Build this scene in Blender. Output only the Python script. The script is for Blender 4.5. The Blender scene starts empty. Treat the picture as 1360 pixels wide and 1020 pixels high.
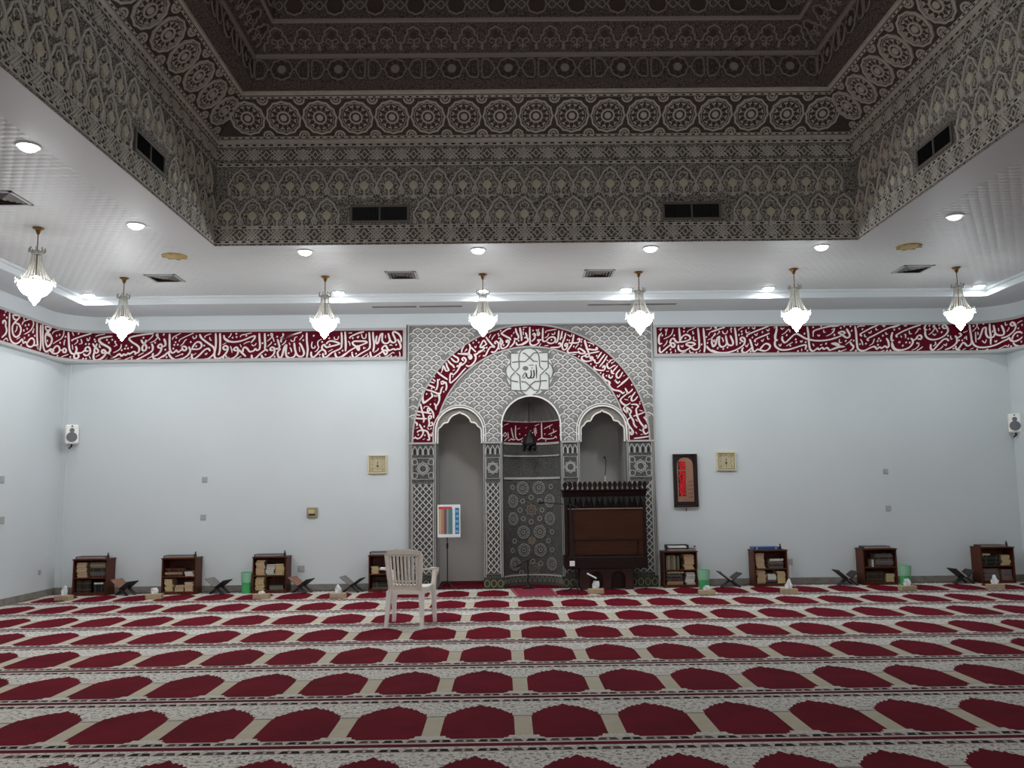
import bpy, math, random
from mathutils import Vector, Matrix
from mathutils.geometry import tessellate_polygon
PI = math.pi
R = math.radians
SC = bpy.context.scene
COL = SC.collection
rnd = random.Random(7)

# ------------------------------------------------------------------ camera
F_PX, PITCH, YAW, ROLL, CAM_H = 1158.88, 0.120813, 0.010294, -0.012592, 1.5152


def ray(px, py):
    a = (px - 680) / F_PX
    b = (510 - py) / F_PX
    cr, sr = math.cos(ROLL), math.sin(ROLL)
    x, u = a * cr - b * sr, a * sr + b * cr
    cp, sp = math.cos(PITCH), math.sin(PITCH)
    y, z = cp - u * sp, sp + u * cp
    cy, sy = math.cos(YAW), math.sin(YAW)
    return Vector((x * cy + y * sy, -x * sy + y * cy, z))


EYE = Vector((0, 0, CAM_H))


def onY(px, py, Y):
    d = ray(px, py)
    return EYE + d * (Y / d.y)


def onZ(px, py, Z):
    d = ray(px, py)
    return EYE + d * ((Z - CAM_H) / d.z)


cam_data = bpy.data.cameras.new('camera')
cam = bpy.data.objects.new('camera', cam_data)
COL.objects.link(cam)
fw = ray(680, 510).normalized()
rt = (ray(681, 510) - ray(680, 510)).normalized()
up = rt.cross(fw)
cam.matrix_world = Matrix(((rt.x, up.x, -fw.x, 0), (rt.y, up.y, -fw.y, 0), (rt.z, up.z, -fw.z, CAM_H), (0, 0, 0, 1)))
cam_data.sensor_fit = 'HORIZONTAL'
cam_data.sensor_width = 36
cam_data.lens = F_PX / 1360 * 36
cam_data.clip_start = 0.05
SC.camera = cam

# ------------------------------------------------------------------ world, exposure
world = bpy.data.worlds.new('world')
SC.world = world
world.use_nodes = True
world.node_tree.nodes['Background'].inputs[0].default_value = (0.35, 0.4, 0.45, 1)
world.node_tree.nodes['Background'].inputs[1].default_value = 0.02
SC.view_settings.view_transform = 'Standard'
SC.view_settings.look = 'None'
SC.view_settings.gamma = 1
SC.view_settings.use_curve_mapping = False
SC.view_settings.exposure = 0.0
SC.cycles.max_bounces = 8
SC.cycles.diffuse_bounces = 5
SC.cycles.glossy_bounces = 3
SC.cycles.transmission_bounces = 4
SC.cycles.transparent_max_bounces = 8
SC.cycles.sample_clamp_indirect = 4
SC.cycles.caustics_reflective = False
SC.cycles.caustics_refractive = False
COOL = (0.94, 0.985, 1.0)
WARM = (1.0, 0.97, 0.92)
DOWN_W = 8.0      # watts of a lit downlight
CHAND_E = 70.0      # radiance of a chandelier bowl


# ------------------------------------------------------------------ helpers
def lin(c):
    return tuple(((x / 255) / 12.92 if x / 255 <= 0.04045 else ((x / 255 + 0.055) / 1.055) ** 2.4) for x in c[:3]) + (1,)


class NT:
    """small node-graph writer"""

    def __init__(s, m):
        m.use_nodes = True
        s.t = m.node_tree
        s.b = s.t.nodes['Principled BSDF']

    def n(s, typ, **kw):
        nd = s.t.nodes.new(typ)
        for k, v in kw.items():
            setattr(nd, k, v)
        return nd

    def lk(s, a, b):
        s.t.links.new(a, b)

    def put(s, sock, v):
        if hasattr(v, 'is_linked') or hasattr(v, 'links'):
            s.lk(v, sock)
        else:
            sock.default_value = v

    def m(s, op, a, b=None, c=None):
        nd = s.n('ShaderNodeMath', operation=op)
        for i, v in enumerate((a, b, c)):
            if v is not None:
                s.put(nd.inputs[i], v)
        return nd.outputs[0]

    def mix(s, fac, a, b, mode='MIX'):
        nd = s.n('ShaderNodeMix', data_type='RGBA', blend_type=mode)
        s.put(nd.inputs[0], fac)
        s.put(nd.inputs[6], a)
        s.put(nd.inputs[7], b)
        return nd.outputs[2]

    def ramp(s, fac, stops, interp='LINEAR'):
        nd = s.n('ShaderNodeValToRGB')
        cr = nd.color_ramp
        cr.interpolation = interp
        while len(cr.elements) < len(stops):
            cr.elements.new(0.5)
        for e, (p, v) in zip(cr.elements, stops):
            e.position = p
            e.color = (v, v, v, 1) if not isinstance(v, tuple) else v
        s.put(nd.inputs[0], fac)
        return nd.outputs[0]

    def noise(s, scale, vec=None, detail=3, rough=0.5):
        nd = s.n('ShaderNodeTexNoise')
        nd.inputs['Scale'].default_value = scale
        nd.inputs['Detail'].default_value = detail
        nd.inputs['Roughness'].default_value = rough
        if vec is not None:
            s.lk(vec, nd.inputs['Vector'])
        return nd.outputs[0]

    def voro(s, scale, vec=None, feature='F1', smooth=None):
        nd = s.n('ShaderNodeTexVoronoi', feature=feature)
        nd.inputs['Scale'].default_value = scale
        if vec is not None:
            s.lk(vec, nd.inputs['Vector'])
        return nd.outputs[0]

    def pos(s):
        return s.n('ShaderNodeNewGeometry').outputs['Position']

    def obj(s):
        return s.n('ShaderNodeTexCoord').outputs['Object']

    def xyz(s, v):
        nd = s.n('ShaderNodeSeparateXYZ')
        s.lk(v, nd.inputs[0])
        return nd.outputs

    def bump(s, h, strength=0.3, dist=0.01):
        nd = s.n('ShaderNodeBump')
        nd.inputs['Strength'].default_value = strength
        nd.inputs['Distance'].default_value = dist
        s.lk(h, nd.inputs['Height'])
        s.lk(nd.outputs[0], s.b.inputs['Normal'])


MATS = {}


def mat(name, rgb, rough=0.6, metal=0.0, spec=0.4, var=0.0, vscale=6, bump=0.0, bscale=60, emit=0, ecol=None, alpha=1, trans=0):
    if name in MATS:
        return MATS[name]
    m = bpy.data.materials.new(name)
    g = NT(m)
    b = g.b
    c = lin(rgb)
    b.inputs['Base Color'].default_value = c
    b.inputs['Roughness'].default_value = rough
    b.inputs['Metallic'].default_value = metal
    b.inputs['Specular IOR Level'].default_value = spec
    if var > 0:
        nz = g.noise(vscale, g.obj(), 4)
        k = g.ramp(nz, [(0.3, 0.0), (0.7, 1.0)])
        lo = tuple(x * (1 - var) for x in c[:3]) + (1,)
        hi = tuple(min(1, x * (1 + var)) for x in c[:3]) + (1,)
        g.lk(g.mix(k, lo, hi), b.inputs['Base Color'])
    if bump > 0:
        g.bump(g.noise(bscale, g.obj(), 3), bump, 0.01)
    if emit:
        b.inputs['Emission Color'].default_value = lin(ecol) if ecol else c
        b.inputs['Emission Strength'].default_value = emit
    if alpha < 1:
        b.inputs['Alpha'].default_value = alpha
    if trans:
        b.inputs['Transmission Weight'].default_value = trans
    MATS[name] = m
    return m


def wood(name, dark, light, scale=3.0, rough=0.45, axis=2):
    m = bpy.data.materials.new(name)
    g = NT(m)
    mp = g.n('ShaderNodeMapping')
    sc = [14, 14, 14]
    sc[axis] = 1.2
    mp.inputs['Scale'].default_value = sc
    g.lk(g.obj(), mp.inputs[0])
    nz = g.noise(scale, mp.outputs[0], 5, 0.6)
    g.lk(g.mix(g.ramp(nz, [(0.3, 0.0), (0.7, 1.0)]), lin(dark), lin(light)), g.b.inputs['Base Color'])
    g.b.inputs['Roughness'].default_value = rough
    g.b.inputs['Specular IOR Level'].default_value = 0.2
    g.bump(nz, 0.08, 0.004)
    MATS[name] = m
    return m


class MB:
    """collects shapes into one mesh"""

    def __init__(s):
        s.v, s.f, s.mi, s.sm = [], [], [], []

    def add(s, vs, fs, mi=0, M=None, sm=False):
        o = len(s.v)
        for p in vs:
            p = Vector(p)
            s.v.append(tuple(M @ p) if M else tuple(p))
        for f in fs:
            s.f.append(tuple(o + i for i in f))
            s.mi.append(mi)
            s.sm.append(sm)
        return s

    def box(s, c, d, mi=0, M=None, ch=0.0):
        x, y, z = (q / 2 for q in d)
        ch = min(ch, x * .6, y * .6, z * .6)
        T = Matrix.Translation(Vector(c))
        T = T if M is None else M @ T
        if ch <= 0:
            vs = [(-x, -y, -z), (x, -y, -z), (x, y, -z), (-x, y, -z), (-x, -y, z), (x, -y, z), (x, y, z), (-x, y, z)]
            fs = [(3, 2, 1, 0), (4, 5, 6, 7), (0, 1, 5, 4), (1, 2, 6, 5), (2, 3, 7, 6), (3, 0, 4, 7)]
            return s.add(vs, fs, mi, T)
        vs, idx = [], {}
        for sx in (-1, 1):
            for sy in (-1, 1):
                for sz in (-1, 1):
                    idx[sx, sy, sz, 0] = len(vs); vs.append((sx * x, sy * (y - ch), sz * (z - ch)))
                    idx[sx, sy, sz, 1] = len(vs); vs.append((sx * (x - ch), sy * y, sz * (z - ch)))
                    idx[sx, sy, sz, 2] = len(vs); vs.append((sx * (x - ch), sy * (y - ch), sz * z))
        fs = []
        q4 = ((-1, -1), (1, -1), (1, 1), (-1, 1))
        for e in (-1, 1):
            a = [idx[e, p, q, 0] for p, q in q4]; fs.append(a if e > 0 else a[::-1])
            a = [idx[p, e, q, 1] for p, q in q4]; fs.append(a[::-1] if e > 0 else a)
            a = [idx[p, q, e, 2] for p, q in q4]; fs.append(a if e > 0 else a[::-1])
        for p in (-1, 1):
            for q in (-1, 1):
                k = p * q
                a = [idx[p, q, -1, 0], idx[p, q, 1, 0], idx[p, q, 1, 1], idx[p, q, -1, 1]]; fs.append(a[::-1] if k > 0 else a)
                a = [idx[p, -1, q, 0], idx[p, 1, q, 0], idx[p, 1, q, 2], idx[p, -1, q, 2]]; fs.append(a if k > 0 else a[::-1])
                a = [idx[-1, p, q, 1], idx[1, p, q, 1], idx[1, p, q, 2], idx[-1, p, q, 2]]; fs.append(a[::-1] if k > 0 else a)
        for p in (-1, 1):
            for q in (-1, 1):
                for r in (-1, 1):
                    a = [idx[p, q, r, 0], idx[p, q, r, 1], idx[p, q, r, 2]]
                    fs.append(a if p * q * r > 0 else a[::-1])
        return s.add(vs, fs, mi, T)

    def prism(s, poly, t0, t1, mi=0, M=None, caps=(True, True), side=None):
        """polygon in local XY, extruded t0..t1 along local Z (t1 = front)"""
        n = len(poly)
        ar = sum(poly[i][0] * poly[(i + 1) % n][1] - poly[(i + 1) % n][0] * poly[i][1] for i in range(n))
        if ar < 0:
            poly = poly[::-1]
        tri = tessellate_polygon([[Vector((x, y, 0)) for x, y in poly]])
        tt = []
        for t in tri:
            a, b, c = (poly[i] for i in t)
            cr = (b[0] - a[0]) * (c[1] - a[1]) - (b[1] - a[1]) * (c[0] - a[0])
            tt.append(tuple(t) if cr > 0 else tuple(t)[::-1])
        vs = [(x, y, t0) for x, y in poly] + [(x, y, t1) for x, y in poly]
        if caps[1]:
            s.add(vs, [tuple(i + n for i in t) for t in tt], mi, M)
        if caps[0]:
            s.add(vs, [t[::-1] for t in tt], mi, M)
        s.add(vs, [(i, (i + 1) % n, (i + 1) % n + n, i + n) for i in range(n)], mi if side is None else side, M)
        return s

    def ribbon(s, pts, w, t0, t1, mi=0, M=None, closed=False, fn=None):
        """raised strip along a 2D polyline (local XY) from t0 to t1; w number or list"""
        n = len(pts)
        if n < 2:
            return s
        ws = w if isinstance(w, (list, tuple)) else [w] * n
        L, Rr = [], []
        for i in range(n):
            if closed:
                a, b = pts[(i - 1) % n], pts[(i + 1) % n]
            else:
                a, b = pts[max(i - 1, 0)], pts[min(i + 1, n - 1)]
            dx, dy = b[0] - a[0], b[1] - a[1]
            l = math.hypot(dx, dy) or 1e-9
            nx, ny = -dy / l * ws[i] / 2, dx / l * ws[i] / 2
            L.append((pts[i][0] + nx, pts[i][1] + ny))
            Rr.append((pts[i][0] - nx, pts[i][1] - ny))
        vs = []
        for i in range(n):
            for p, t in ((L[i], t0), (L[i], t1), (Rr[i], t1), (Rr[i], t0)):
                vs.append(fn(p[0], p[1], t) if fn else (p[0], p[1], t))
        fs = []
        m = n if closed else n - 1
        for i in range(m):
            j = (i + 1) % n
            for k in range(3):
                fs.append((4 * i + k, 4 * i + k + 1, 4 * j + k + 1, 4 * j + k))
        if not closed:
            fs.append((3, 2, 1, 0))
            e = 4 * (n - 1)
            fs.append((e, e + 1, e + 2, e + 3))
        fs = [f[::-1] for f in fs]
        return s.add(vs, fs, mi, M)

    def tube(s, pts, r, n=8, mi=0, M=None, closed=False, sm=True):
        pts = [Vector(p) for p in pts]
        rs = r if isinstance(r, (list, tuple)) else [r] * len(pts)
        vs, fs = [], []
        N = len(pts)
        prev = None
        for i, p in enumerate(pts):
            if closed:
                d = pts[(i + 1) % N] - pts[i - 1]
            else:
                d = pts[min(i + 1, N - 1)] - pts[max(i - 1, 0)]
            d.normalize()
            if prev is None:
                a = d.orthogonal().normalized()
            else:
                a = prev - d * prev.dot(d)
                a = a.normalized() if a.length > 1e-6 else d.orthogonal().normalized()
            prev = a
            b = d.cross(a)
            for k in range(n):
                t = 2 * PI * k / n
                vs.append(p + (a * math.cos(t) + b * math.sin(t)) * rs[i])
        for i in range(N if closed else N - 1):
            j = (i + 1) % N
            for k in range(n):
                fs.append((i * n + k, i * n + (k + 1) % n, j * n + (k + 1) % n, j * n + k))
        if not closed:
            fs.append(tuple(range(n))[::-1])
            fs.append(tuple((N - 1) * n + k for k in range(n)))
        return s.add(vs, fs, mi, M, sm)

    def lathe(s, prof, n=24, mi=0, M=None, sm=True, a0=0, a1=2 * PI, mod=None):
        full = abs(a1 - a0 - 2 * PI) < 1e-6
        cols = n if full else n + 1
        vs, fs = [], []
        for r, z in prof:
            for k in range(cols):
                t = a0 + (a1 - a0) * k / n
                q = r * (mod(t, z) if mod else 1)
                vs.append((q * math.cos(t), q * math.sin(t), z))
        for i in range(len(prof) - 1):
            for k in range(n):
                k2 = (k + 1) % cols if full else k + 1
                a, b, c, d = i * cols + k, i * cols + k2, (i + 1) * cols + k2, (i + 1) * cols + k
                fs.append((a, b, c, d))
        return s.add(vs, fs, mi, M, sm)

    def mesh(s, name, mats, angle=40):
        me = bpy.data.meshes.new(name)
        me.from_pydata([tuple(p) for p in s.v], [], s.f)
        for m in (mats if isinstance(mats, (list, tuple)) else [mats]):
            me.materials.append(MATS[m] if isinstance(m, str) else m)
        me.polygons.foreach_set('material_index', s.mi)
        me.polygons.foreach_set('use_smooth', s.sm)
        me.update()
        if any(s.sm):
            me.set_sharp_from_angle(angle=R(angle))
        return me

    def build(s, name, mats, parent=None, loc=None, rz=None, M=None, **props):
        return link(name, s.mesh(name, mats), parent, loc, rz, M, **props)


def link(name, me, parent=None, loc=None, rz=None, M=None, **props):
    o = bpy.data.objects.new(name, me)
    COL.objects.link(o)
    if parent:
        o.parent = parent
    if M is not None:
        o.matrix_local = M
    if loc is not None:
        o.location = loc
    if rz is not None:
        o.rotation_euler = (0, 0, rz)
    for k, v in props.items():
        o[k] = v
    return o


def thing(name, label, cat, loc=(0, 0, 0), rz=0, group=None):
    o = bpy.data.objects.new(name, None)
    COL.objects.link(o)
    o.empty_display_size = 0.1
    o.location = loc
    o.rotation_euler = (0, 0, rz)
    return tag(o, label, cat, group)


def tag(o, label, cat, group=None):
    o['label'] = label
    o['category'] = cat
    if group:
        o['group'] = group
    return o


def copy_tree(o, parent=None):
    c = o.copy()
    COL.objects.link(c)
    if parent:
        c.parent = parent
    for ch in list(o.children):
        copy_tree(ch, c)
    return c


def frame(o, x, u):
    """matrix of a wall-mounted frame: local x along x, local y along u, local z out of the wall"""
    x, u = Vector(x).normalized(), Vector(u).normalized()
    n = x.cross(u)
    return Matrix(((x.x, u.x, n.x, o[0]), (x.y, u.y, n.y, o[1]), (x.z, u.z, n.z, o[2]), (0, 0, 0, 1)))


def arc(cx, cy, r, a0, a1, n, ry=None):
    ry = r if ry is None else ry
    return [(cx + r * math.cos(R(a0 + (a1 - a0) * i / n)), cy + ry * math.sin(R(a0 + (a1 - a0) * i / n))) for i in range(n + 1)]


def smooth(pts, k=4):
    """Catmull-Rom through 2D points"""
    if len(pts) < 3:
        return list(pts)
    out = []
    n = len(pts)
    for i in range(n - 1):
        p0, p1, p2, p3 = pts[max(i - 1, 0)], pts[i], pts[i + 1], pts[min(i + 2, n - 1)]
        for j in range(k):
            t = j / k
            out.append(tuple(0.5 * (2 * p1[q] + (p2[q] - p0[q]) * t + (2 * p0[q] - 5 * p1[q] + 4 * p2[q] - p3[q]) * t * t
                                    + (3 * p1[q] - p0[q] - 3 * p2[q] + p3[q]) * t ** 3) for q in (0, 1)))
    out.append(tuple(pts[-1]))
    return out


# ------------------------------------------------------------------ materials
def make_materials():
    mat('wall_paint', (208, 214, 216), 0.7, var=0.02, vscale=1.2, bump=0.05, bscale=40)
    mat('white_plaster', (206, 210, 212), 0.6)
    mat('frame_plaster', (176, 174, 172), 0.6)
    mat('skirting_stone', (128, 122, 116), 0.35, var=0.2, vscale=9)
    mat('cream_letters', (230, 220, 216), 0.5)
    mat('red_panel', (88, 12, 30), 0.85, spec=.1, var=0.12, vscale=3)
    mat('vent_dark', (24, 23, 23), 0.6)
    mat('vent_metal', (120, 114, 108), 0.5, metal=0.2)
    mat('vent_white', (170, 172, 172), 0.5)
    mat('brass', (118, 88, 46), 0.3, metal=1.0)
    mat('black_plastic', (22, 22, 24), 0.45)
    mat('white_plastic', (248, 244, 238), 0.38, spec=0.5)
    mat('grey_grille', (112, 116, 122), 0.7, bump=0.4, bscale=300)
    mat('niche_plaster', (198, 196, 192), 0.7)
    mat('page', (196, 170, 138), 0.8, var=0.08, vscale=30)
    mat('page_white', (206, 202, 194), 0.8)
    mat('page_yellow', (200, 182, 136), 0.8, var=0.08, vscale=30)
    wood('shelf_wood', (66, 30, 18), (98, 50, 31), axis=2)
    mat('spandrel_plaster', (140, 136, 126), 0.7, var=.15, vscale=30, bump=.3, bscale=60)
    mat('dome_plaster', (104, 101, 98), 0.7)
    wood('minbar_wood', (48, 22, 10), (68, 34, 16), axis=0)
    wood('minbar_dark', (25, 12, 10), (36, 17, 13), axis=0)
    wood('stand_wood', (120, 84, 70), (160, 120, 100), axis=0)
    mat('stand_black', (40, 32, 34), 0.4)
    mat('stand_grey', (120, 118, 112), 0.5)

    # carved plaster with dark grooves
    def carved(name, light, dark, scale, lo=0.18, hi=0.5, bs=0.6):
        m = bpy.data.materials.new(name)
        g = NT(m)
        p = g.pos()
        d = g.n('ShaderNodeVectorMath', operation='ADD')
        nz = g.n('ShaderNodeTexNoise')
        nz.inputs['Scale'].default_value = scale * 0.4
        g.lk(p, nz.inputs['Vector'])
        sc = g.n('ShaderNodeVectorMath', operation='SCALE')
        sc.inputs[3].default_value = 0.05
        g.lk(nz.outputs['Color'], sc.inputs[0])
        g.lk(p, d.inputs[0]); g.lk(sc.outputs[0], d.inputs[1])
        v = g.voro(scale, d.outputs[0], 'DISTANCE_TO_EDGE')
        k = g.ramp(v, [(0.03, 0.0), (0.16, 1.0), (0.34, 0.75), (0.42, 0.25)])
        g.lk(g.mix(k, lin(dark), lin(light)), g.b.inputs['Base Color'])
        g.b.inputs['Roughness'].default_value = 0.75
        g.bump(k, bs, 0.012)
        MATS[name] = m

    carved('frieze_ground', (186, 180, 171), (72, 69, 65), 30)
    carved('cove_ground', (96, 88, 83), (68, 62, 58), 40, bs=0.3)
    carved('dome_ground', (122, 112, 108), (70, 63, 61), 26)
    carved('pillar_ground', (104, 104, 101), (46, 46, 45), 40)
    carved('facade_ground', (156, 154, 151), (104, 103, 101), 60, bs=0.4)
    carved('niche_tile', (112, 111, 107), (54, 55, 54), 46)
    mat('lattice_ground', (108, 103, 97), 0.8, var=.3, vscale=30)
    mat('frieze_rib', (206, 201, 192), 0.7, var=0.12, vscale=8)
    mat('frieze_plaque', (212, 205, 186), 0.7, var=0.1, vscale=3)
    mat('cove_rib', (204, 198, 190), 0.7)
    mat('dome_rib', (160, 150, 144), 0.7)
    mat('dome_dark', (82, 68, 67), 0.7)
    mat('facade_rib', (234, 232, 227), 0.65)
    mat('pillar_rib', (186, 185, 180), 0.65)
    mat('pillar_hole', (30, 30, 30), 0.8)
    mat('tile_rib', (142, 141, 133), 0.6)
    mat('tile_accent', (126, 114, 102), 0.6)
    mat('base_gold', (140, 128, 84), 0.5)
    mat('base_green', (44, 56, 48), 0.5)
    mat('emblem_white', (214, 216, 212), 0.6)
    mat('emblem_line', (104, 106, 102), 0.6)
    mat('emblem_ink', (52, 44, 46), 0.6)

    # relief-patterned soffit
    m = bpy.data.materials.new('soffit')
    g = NT(m)
    p = g.xyz(g.pos())
    ry = g.m('MULTIPLY', p[1], 11.0)
    st = g.m('MULTIPLY', g.m('FRACT', g.m('MULTIPLY', g.m('FLOOR', ry), 0.5)), 1.0)
    fx = g.m('SUBTRACT', g.m('FRACT', g.m('ADD', g.m('MULTIPLY', p[0], 9.0), st)), 0.5)
    fy = g.m('SUBTRACT', g.m('FRACT', ry), 0.5)
    rr = g.m('ADD', g.m('MULTIPLY', fx, fx), g.m('MULTIPLY', fy, fy))
    h = g.m('MAXIMUM', g.m('SUBTRACT', 1.0, g.m('MULTIPLY', rr, 4.2)), 0.0)
    # plain margin next to the coffer
    ax = g.m('SUBTRACT', g.m('ABSOLUTE', g.m('SUBTRACT', p[0], 0.434)), 3.9 + 0.45)
    ay = g.m('SUBTRACT', p[1], 10.28 + 0.3)
    inside = g.m('GREATER_THAN', g.m('MAXIMUM', ax, ay), 0)
    h2 = g.m('MULTIPLY', h, inside)
    g.b.inputs['Base Color'].default_value = lin((204, 204, 202))
    g.b.inputs['Roughness'].default_value = 0.55
    g.bump(h2, 0.3, 0.02)
    MATS['soffit'] = m

    # prayer carpet
    m = bpy.data.materials.new('prayer_carpet')
    g = NT(m)
    P = g.pos()
    p = g.xyz(P)
    ux = g.m('DIVIDE', g.m('SUBTRACT', p[0], 0.1068), 0.5836)
    fu = g.m('FRACT', ux)
    a = g.m('MULTIPLY', g.m('ABSOLUTE', g.m('SUBTRACT', fu, 0.5)), 2.0)
    vy = g.m('DIVIDE', g.m('SUBTRACT', p[1], 5.463), 1.2)
    v = g.m('FRACT', vy)
    wob = g.m('MULTIPLY', g.m('SUBTRACT', g.noise(50, P, 2), 0.5), 0.02)
    vv = g.m('ADD', v, wob)
    top = g.ramp(a, [(0.0, .815), (0.03, .80), (0.07, .775), (0.13, .765), (0.24, .757), (0.26, .745), (0.37, .735), (0.385, .718), (0.48, .705),
                     (0.50, .685), (0.575, .67), (0.59, .645), (0.66, .632), (0.67, .618), (0.765, .606), (0.772, .545), (0.80, .545), (0.805, 0.0)])
    bot = g.ramp(a, [(0.0, .107), (0.56, .107), (0.58, .125), (0.66, .13), (0.68, .165), (0.80, .165), (0.81, .165)])
    scal = g.m('MULTIPLY', g.m('ABSOLUTE', g.m('SINE', g.m('MULTIPLY', a, 22.0))), 0.016)
    top = g.m('ADD', top, g.m('MULTIPLY', scal, g.m('LESS_THAN', a, 0.76)))
    red = g.m('MULTIPLY', g.m('LESS_THAN', vv, top), g.m('GREATER_THAN', v, bot))
    pil = g.m('MULTIPLY', g.m('GREATER_THAN', a, 0.803), g.m('MULTIPLY', g.m('GREATER_THAN', v, 0.165), g.m('LESS_THAN', v, 0.545)))
    # floral ground of spandrels
    vo = g.voro(36, P)
    fl = g.noise(32, P, 3, 0.65)
    k1 = g.ramp(fl, [(0.38, lin((128, 120, 120))), (0.48, lin((216, 212, 205))), (0.62, lin((228, 223, 215))), (0.72, lin((164, 150, 148)))])
    spots = g.m('LESS_THAN', vo, 0.2)
    ground = g.mix(g.m('MULTIPLY', spots, 0.85), k1, lin((60, 52, 56)))
    capline = g.m('MULTIPLY', g.m('GREATER_THAN', a, 0.765), g.m('LESS_THAN', g.m('ABSOLUTE', g.m('SUBTRACT', v, 0.553)), 0.012))
    cap = g.m('MULTIPLY', g.m('GREATER_THAN', a, 0.765), g.m('LESS_THAN', g.m('ABSOLUTE', g.m('SUBTRACT', v, 0.592)), 0.04))
    foot = g.m('MULTIPLY', g.m('GREATER_THAN', a, 0.57), g.m('LESS_THAN', g.m('ABSOLUTE', g.m('SUBTRACT', v, 0.137)), 0.026))
    ground = g.mix(g.m('MULTIPLY', g.m('MAXIMUM', cap, foot), 0.72), ground, lin((206, 201, 192)))
    ground = g.mix(g.m('MULTIPLY', capline, 0.7), ground, lin((70, 66, 66)))
    # red pile with crushed patches
    pile = g.ramp(g.noise(2.2, P, 4, 0.6), [(0.3, 0.0), (0.72, 1.0)])
    redc = g.mix(pile, lin((92, 12, 28)), lin((116, 16, 36)))
    col = g.mix(red, ground, redc)
    col = g.mix(pil, col, g.mix(g.noise(9, P, 3), lin((188, 178, 156)), lin((206, 198, 178))))
    # dashed borders
    tv = g.m('FRACT', g.m('MULTIPLY', ux, 4.0))
    alt = g.m('GREATER_THAN', g.m('FRACT', g.m('MULTIPLY', ux, 2.0)), 0.5)

    def border(c, hw, col):
        dv = g.m('DIVIDE', g.m('SUBTRACT', v, c), hw)
        inb = g.m('LESS_THAN', g.m('ABSOLUTE', dv), 1.0)
        core = g.m('LESS_THAN', g.m('ABSOLUTE', dv), 0.62)
        half = g.m('SUBTRACT', 0.40, g.m('MULTIPLY', dv, 0.10))
        da = g.m('ABSOLUTE', g.m('SUBTRACT', tv, 0.5))
        dash = g.m('MULTIPLY', core, g.m('LESS_THAN', da, half))
        dot = g.m('LESS_THAN', g.m('ADD', g.m('MULTIPLY', da, 1.6), g.m('MULTIPLY', g.m('ABSOLUTE', dv), 0.25)), 0.14)
        dc = g.mix(alt, lin((34, 27, 30)), lin((84, 70, 72)))
        dc = g.mix(g.m('MULTIPLY', dot, 0.8), dc, lin((200, 190, 184)))
        bc = g.mix(dash, lin((196, 186, 178)), dc)
        return g.mix(inb, col, bc)

    col = border(0.072, 0.036, col)
    col = border(0.915, 0.036, col)
    ds = g.m('MINIMUM', v, g.m('SUBTRACT', 1.0, v))
    col = g.mix(g.m('LESS_THAN', ds, 0.034), col, lin((196, 180, 176)))
    col = g.mix(g.m('LESS_THAN', ds, 0.026), col, lin((96, 16, 32)))
    seam = g.m('MULTIPLY', g.m('LESS_THAN', ds, 0.007), g.m('GREATER_THAN', vy, 0.5))
    col = g.mix(seam, col, lin((16, 8, 10)))
    g.lk(col, g.b.inputs['Base Color'])
    g.b.inputs['Roughness'].default_value = 0.95
    g.b.inputs['Specular IOR Level'].default_value = 0.1
    g.bump(g.noise(260, P, 2), 0.35, 0.01)
    MATS['prayer_carpet'] = m
    mat('carpet_back', (110, 18, 36), 0.95, spec=0.1, var=0.12, vscale=3)


make_materials()
# ------------------------------------------------------------------ the room
D = 13.88            # back wall plane
YF = 13.84           # face of the mihrab surround
XL, XR, YR = -7.0, 8.15, -6.0
ZB, ZC = 4.352, 4.48  # underside of bulkhead, soffit
AX = 0.437           # axis of mihrab and coffer
CX0, CX1, CY0, CY1 = -3.463, 4.331, 10.28, -2.5   # coffer opening
KS = 'structure'


def struct(name, mb, m, **k):
    return mb.build(name, m, kind=KS, **k)


struct('floor', MB().box(((XL + XR) / 2, 4.8, -0.062), (XR - XL + .4, 22, 0.1)), 'prayer_carpet')
struct('wall_left', MB().box((XL - .1, 4, 2.3), (.2, 20.2, 4.7)), 'wall_paint')
struct('wall_right', MB().box((XR + .1, 4, 2.3), (.2, 20.2, 4.7)), 'wall_paint')
struct('wall_rear', MB().box(((XL + XR) / 2, YR - .1, 2.3), (XR - XL + .4, .2, 4.7)), 'wall_paint')
wb = MB()
FB = Matrix(((1, 0, 0, 0), (0, 0, -1, D), (0, 1, 0, 0), (0, 0, 0, 1)))   # local x right, y up, z towards the room
wb.prism([(XL - .2, -.05), (-1.515, -.05), (-1.515, 4.168), (2.402, 4.168), (2.402, -.05), (XR + .2, -.05), (XR + .2, 4.6), (XL - .2, 4.6)], -.06, 0, M=FB)
struct('wall_back', wb, 'wall_paint')

# skirtings
struct('baseboard_left', MB().box((XL + .009, 3.94, .05), (.018, 19.86, .1), ch=.004), 'skirting_stone')
struct('baseboard_right', MB().box((XR - .009, 3.94, .05), (.018, 19.86, .1), ch=.004), 'skirting_stone')
struct('baseboard_back', MB().box(((XL - 1.53) / 2, D - .009, .05), (-1.53 - XL, .018, .1), ch=.004)
       .box(((XR + 2.41) / 2, D - .009, .05), (XR - 2.41, .018, .1), ch=.004), 'skirting_stone')

# soffit ring
sf = MB()
for x0, x1, y0, y1 in ((XL, CX0 - .004, YR, D), (CX1 + .004, XR, YR, D), (CX0 - .004, CX1 + .004, CY0 + .004, D), (CX0 - .004, CX1 + .004, YR, CY1 - .004)):
    sf.box(((x0 + x1) / 2, (y0 + y1) / 2, ZC + .03), (x1 - x0, y1 - y0, .06))
struct('ceiling', sf, 'soffit')

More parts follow.
